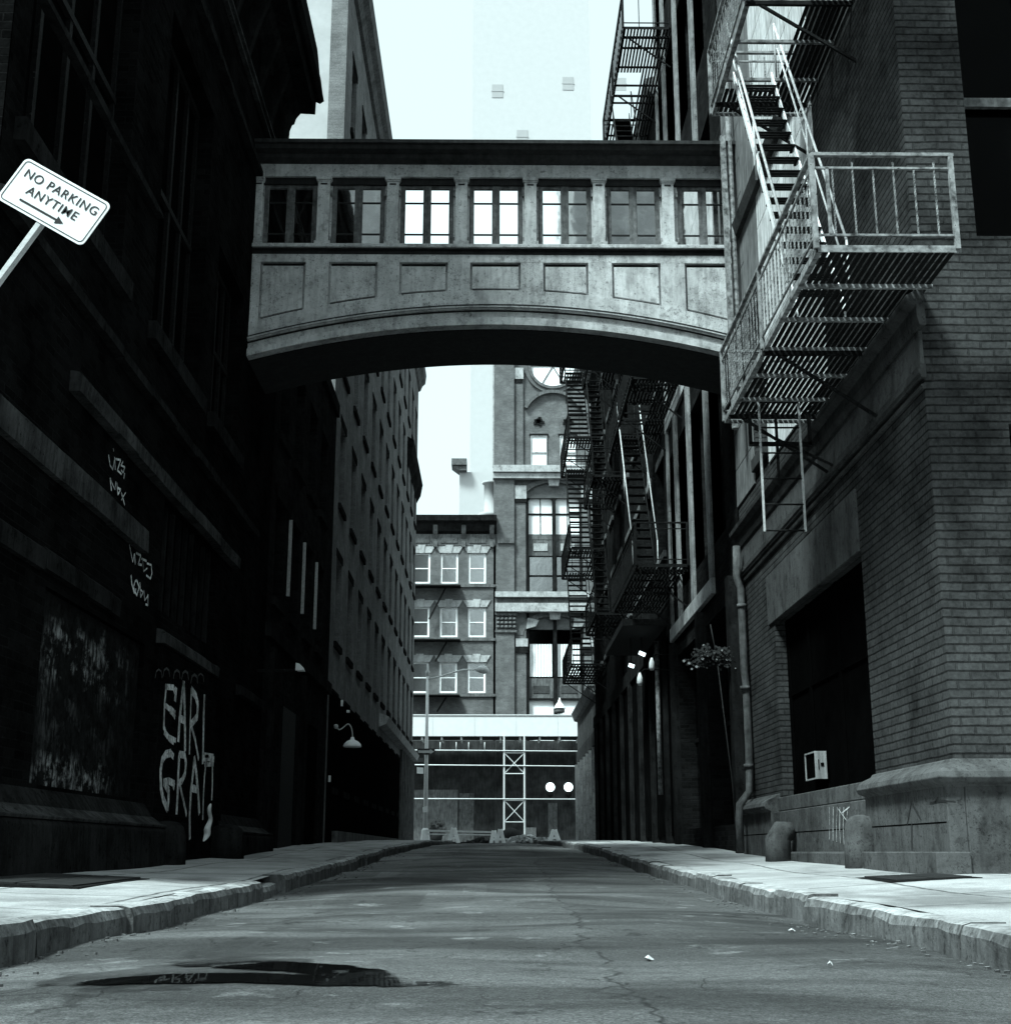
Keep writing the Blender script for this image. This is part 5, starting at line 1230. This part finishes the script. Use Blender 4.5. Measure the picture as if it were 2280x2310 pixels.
# litter on the road
for i, (u, v, z, r, lb) in enumerate(((1785, 2098, .03, .018, 'small white scrap of paper below the right kerb'), (1872, 2182, .02, .012, 'white pebble-like scrap nearest the bottom right'), (1462, 2158, .02, .02, 'torn dark-edged leaf of litter in the middle of the road'), (325, 2092, .03, .012, 'tiny white scrap against the left kerb'), (506, 2040, .05, .02, 'white scrap on the road below the left kerb stones'))):
    rr = ray(u, v); q = (z - EYE) / rr[2]; x, y = rr[0] * q, rr[1] * q; rnd = random.Random(i)
    m = MB(); n = 7; zz = zroad(y) + und(x, y) - .035 * (abs(x) / 2) ** 2 + .006
    m.add([(x + r * rnd.uniform(.6, 1.3) * cos(2 * pi * k / n), y + 1.6 * r * rnd.uniform(.6, 1.3) * sin(2 * pi * k / n), zz + rnd.uniform(0, .015)) for k in range(n)] + [(x, y, zz + .02), (x, y, zz - .004)], [(k, (k + 1) % n, n) for k in range(n)] + [((k + 1) % n, k, n + 1) for k in range(n)])
    tag(m.build('litter', M['paper']), lb, 'litter', 'scraps of litter on the road')
# grit and small stones along the gutters
m = MB(); rnd = random.Random(31)
for i in range(380):
    s_ = rnd.choice((-1, 1)); y = 4.5 + 22 * rnd.random() ** 1.6; x = s_ * (KX - .03 - abs(rnd.gauss(0, .12))); z = zroad(y) + und(x, y) - .035 * (abs(x) / 2) ** 2; r = rnd.uniform(.003, .011)
    m.bar((x - r, y, z + r * .4), (x + r, y + rnd.uniform(-r, r), z + r * .6), r * 1.4, r * 1.1)
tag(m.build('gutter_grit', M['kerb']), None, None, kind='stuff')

# ================================================================ BLOCKS BEHIND THE CAMERA (mirrored in the footbridge windows)
for x0, x1, lb, h in ((-40, -5.8, 'brown brick block behind the camera on the left, seen only in window reflections', 46), (3.9, 40, 'brown brick block behind the camera on the right, seen only in window reflections', 48)):
    R = thing('brick_block', ((x0 + x1) / 2, -20, 0), lb, 'building', 'blocks across the street behind the camera')
    m = MB(); xs_ = [x0 + 1.5 + i * 4.6 for i in range(int((x1 - x0 - 2) / 4.6))]
    ops_ = [(x, x + 1.2, z, z + 2) for x in xs_ for z in (10, 15, 20, 25)]
    m.wall('Y', -20, -.25, x0, x1, -.1, h, ops_); m.box(x0, x1, -34, -20.3, -.1, h); m.build('wall', M['pale_brick'], R)
    g = MB()
    for a, b, e, q in ops_: g.box(a, b, -20.24, -20.2, e, q)
    g.build('windows', M['sky_white'], R)

# ================================================================ repeated pieces become parts of their own
def split(o, nm):
    me = o.data; n = len(me.vertices); par = list(range(n))
    def find(i):
        while par[i] != i: par[i] = par[par[i]]; i = par[i]
        return i
    for p in me.polygons:
        r = find(p.vertices[0])
        for v in p.vertices[1:]: par[find(v)] = r
    isl = {}
    for i in range(n): isl.setdefault(find(i), []).append(i)
    G_ = []
    for vs_ in isl.values():
        co = [me.vertices[i].co for i in vs_]
        lo = [min(c[k] for c in co) - .015 for k in range(3)]; hi = [max(c[k] for c in co) + .015 for k in range(3)]
        hit = [g for g in G_ if all(g[0][k] <= hi[k] and lo[k] <= g[1][k] for k in range(3))]
        for g in hit: lo = [min(lo[k], g[0][k]) for k in range(3)]; hi = [max(hi[k], g[1][k]) for k in range(3)]; vs_ = vs_ + g[2]; G_.remove(g)
        G_.append((lo, hi, vs_))
    if len(G_) < 2: o.name = nm; return
    own = {}
    for gi, g in enumerate(G_):
        for v in g[2]: own[v] = gi
    for gi, g in enumerate(G_):
        idx = {v: k for k, v in enumerate(g[2])}
        m2 = bpy.data.meshes.new(nm)
        m2.from_pydata([me.vertices[v].co[:] for v in g[2]], [], [[idx[v] for v in p.vertices] for p in me.polygons if own[p.vertices[0]] == gi])
        m2.materials.append(me.materials[0]); q = bpy.data.objects.new(nm, m2); C.objects.link(q); q.parent = o.parent; q.location = o.location
        for md in o.modifiers:
            b_ = q.modifiers.new('bevel', 'BEVEL'); b_.width = md.width; b_.segments = 2; b_.limit_method = 'ANGLE'
    bpy.data.objects.remove(o)
SPL = {'arch_shade_line': 'arch_shade_line', 'pilasters': 'pilaster', 'shop_pilasters': 'shop_pilaster', 'cornice_brackets': 'cornice_bracket', 'brackets': 'bracket', 'iron_posts': 'iron_post', 'hinges': 'hinge',
       'pale_shutter_edges': 'shutter_edge', 'joists': 'joist', 'frieze_panels': 'frieze_panel', 'carved_rosette': 'rosette', 'windows': 'window', 'fire_balcony': 'fire_balcony',
       'string_course': 'string_course', 'cross_brace': 'cross_brace', 'panel_bead': 'panel_bead', 'jamb': 'jamb', 'bars': 'bar', 'post': 'post', 'leg': 'leg', 'cornice_moulding': 'cornice_moulding',
       'arch_moulding': 'arch_moulding', 'edge_strip': 'edge_strip', 'downpipe': 'downpipe', 'glazing_bars': 'glazing_bar', 'pilaster_mouldings': 'pilaster_moulding', 'plates': 'plate', 'treads': 'tread'}
for o in list(C.objects):
    b_ = o.name.split('.')[0]
    if o.type == 'MESH' and b_ in SPL and not (b_ == 'treads' and len(o.data.vertices) > 900) and not (b_ in ('post', 'leg') and len(o.data.polygons) < 12): split(o, SPL[b_])
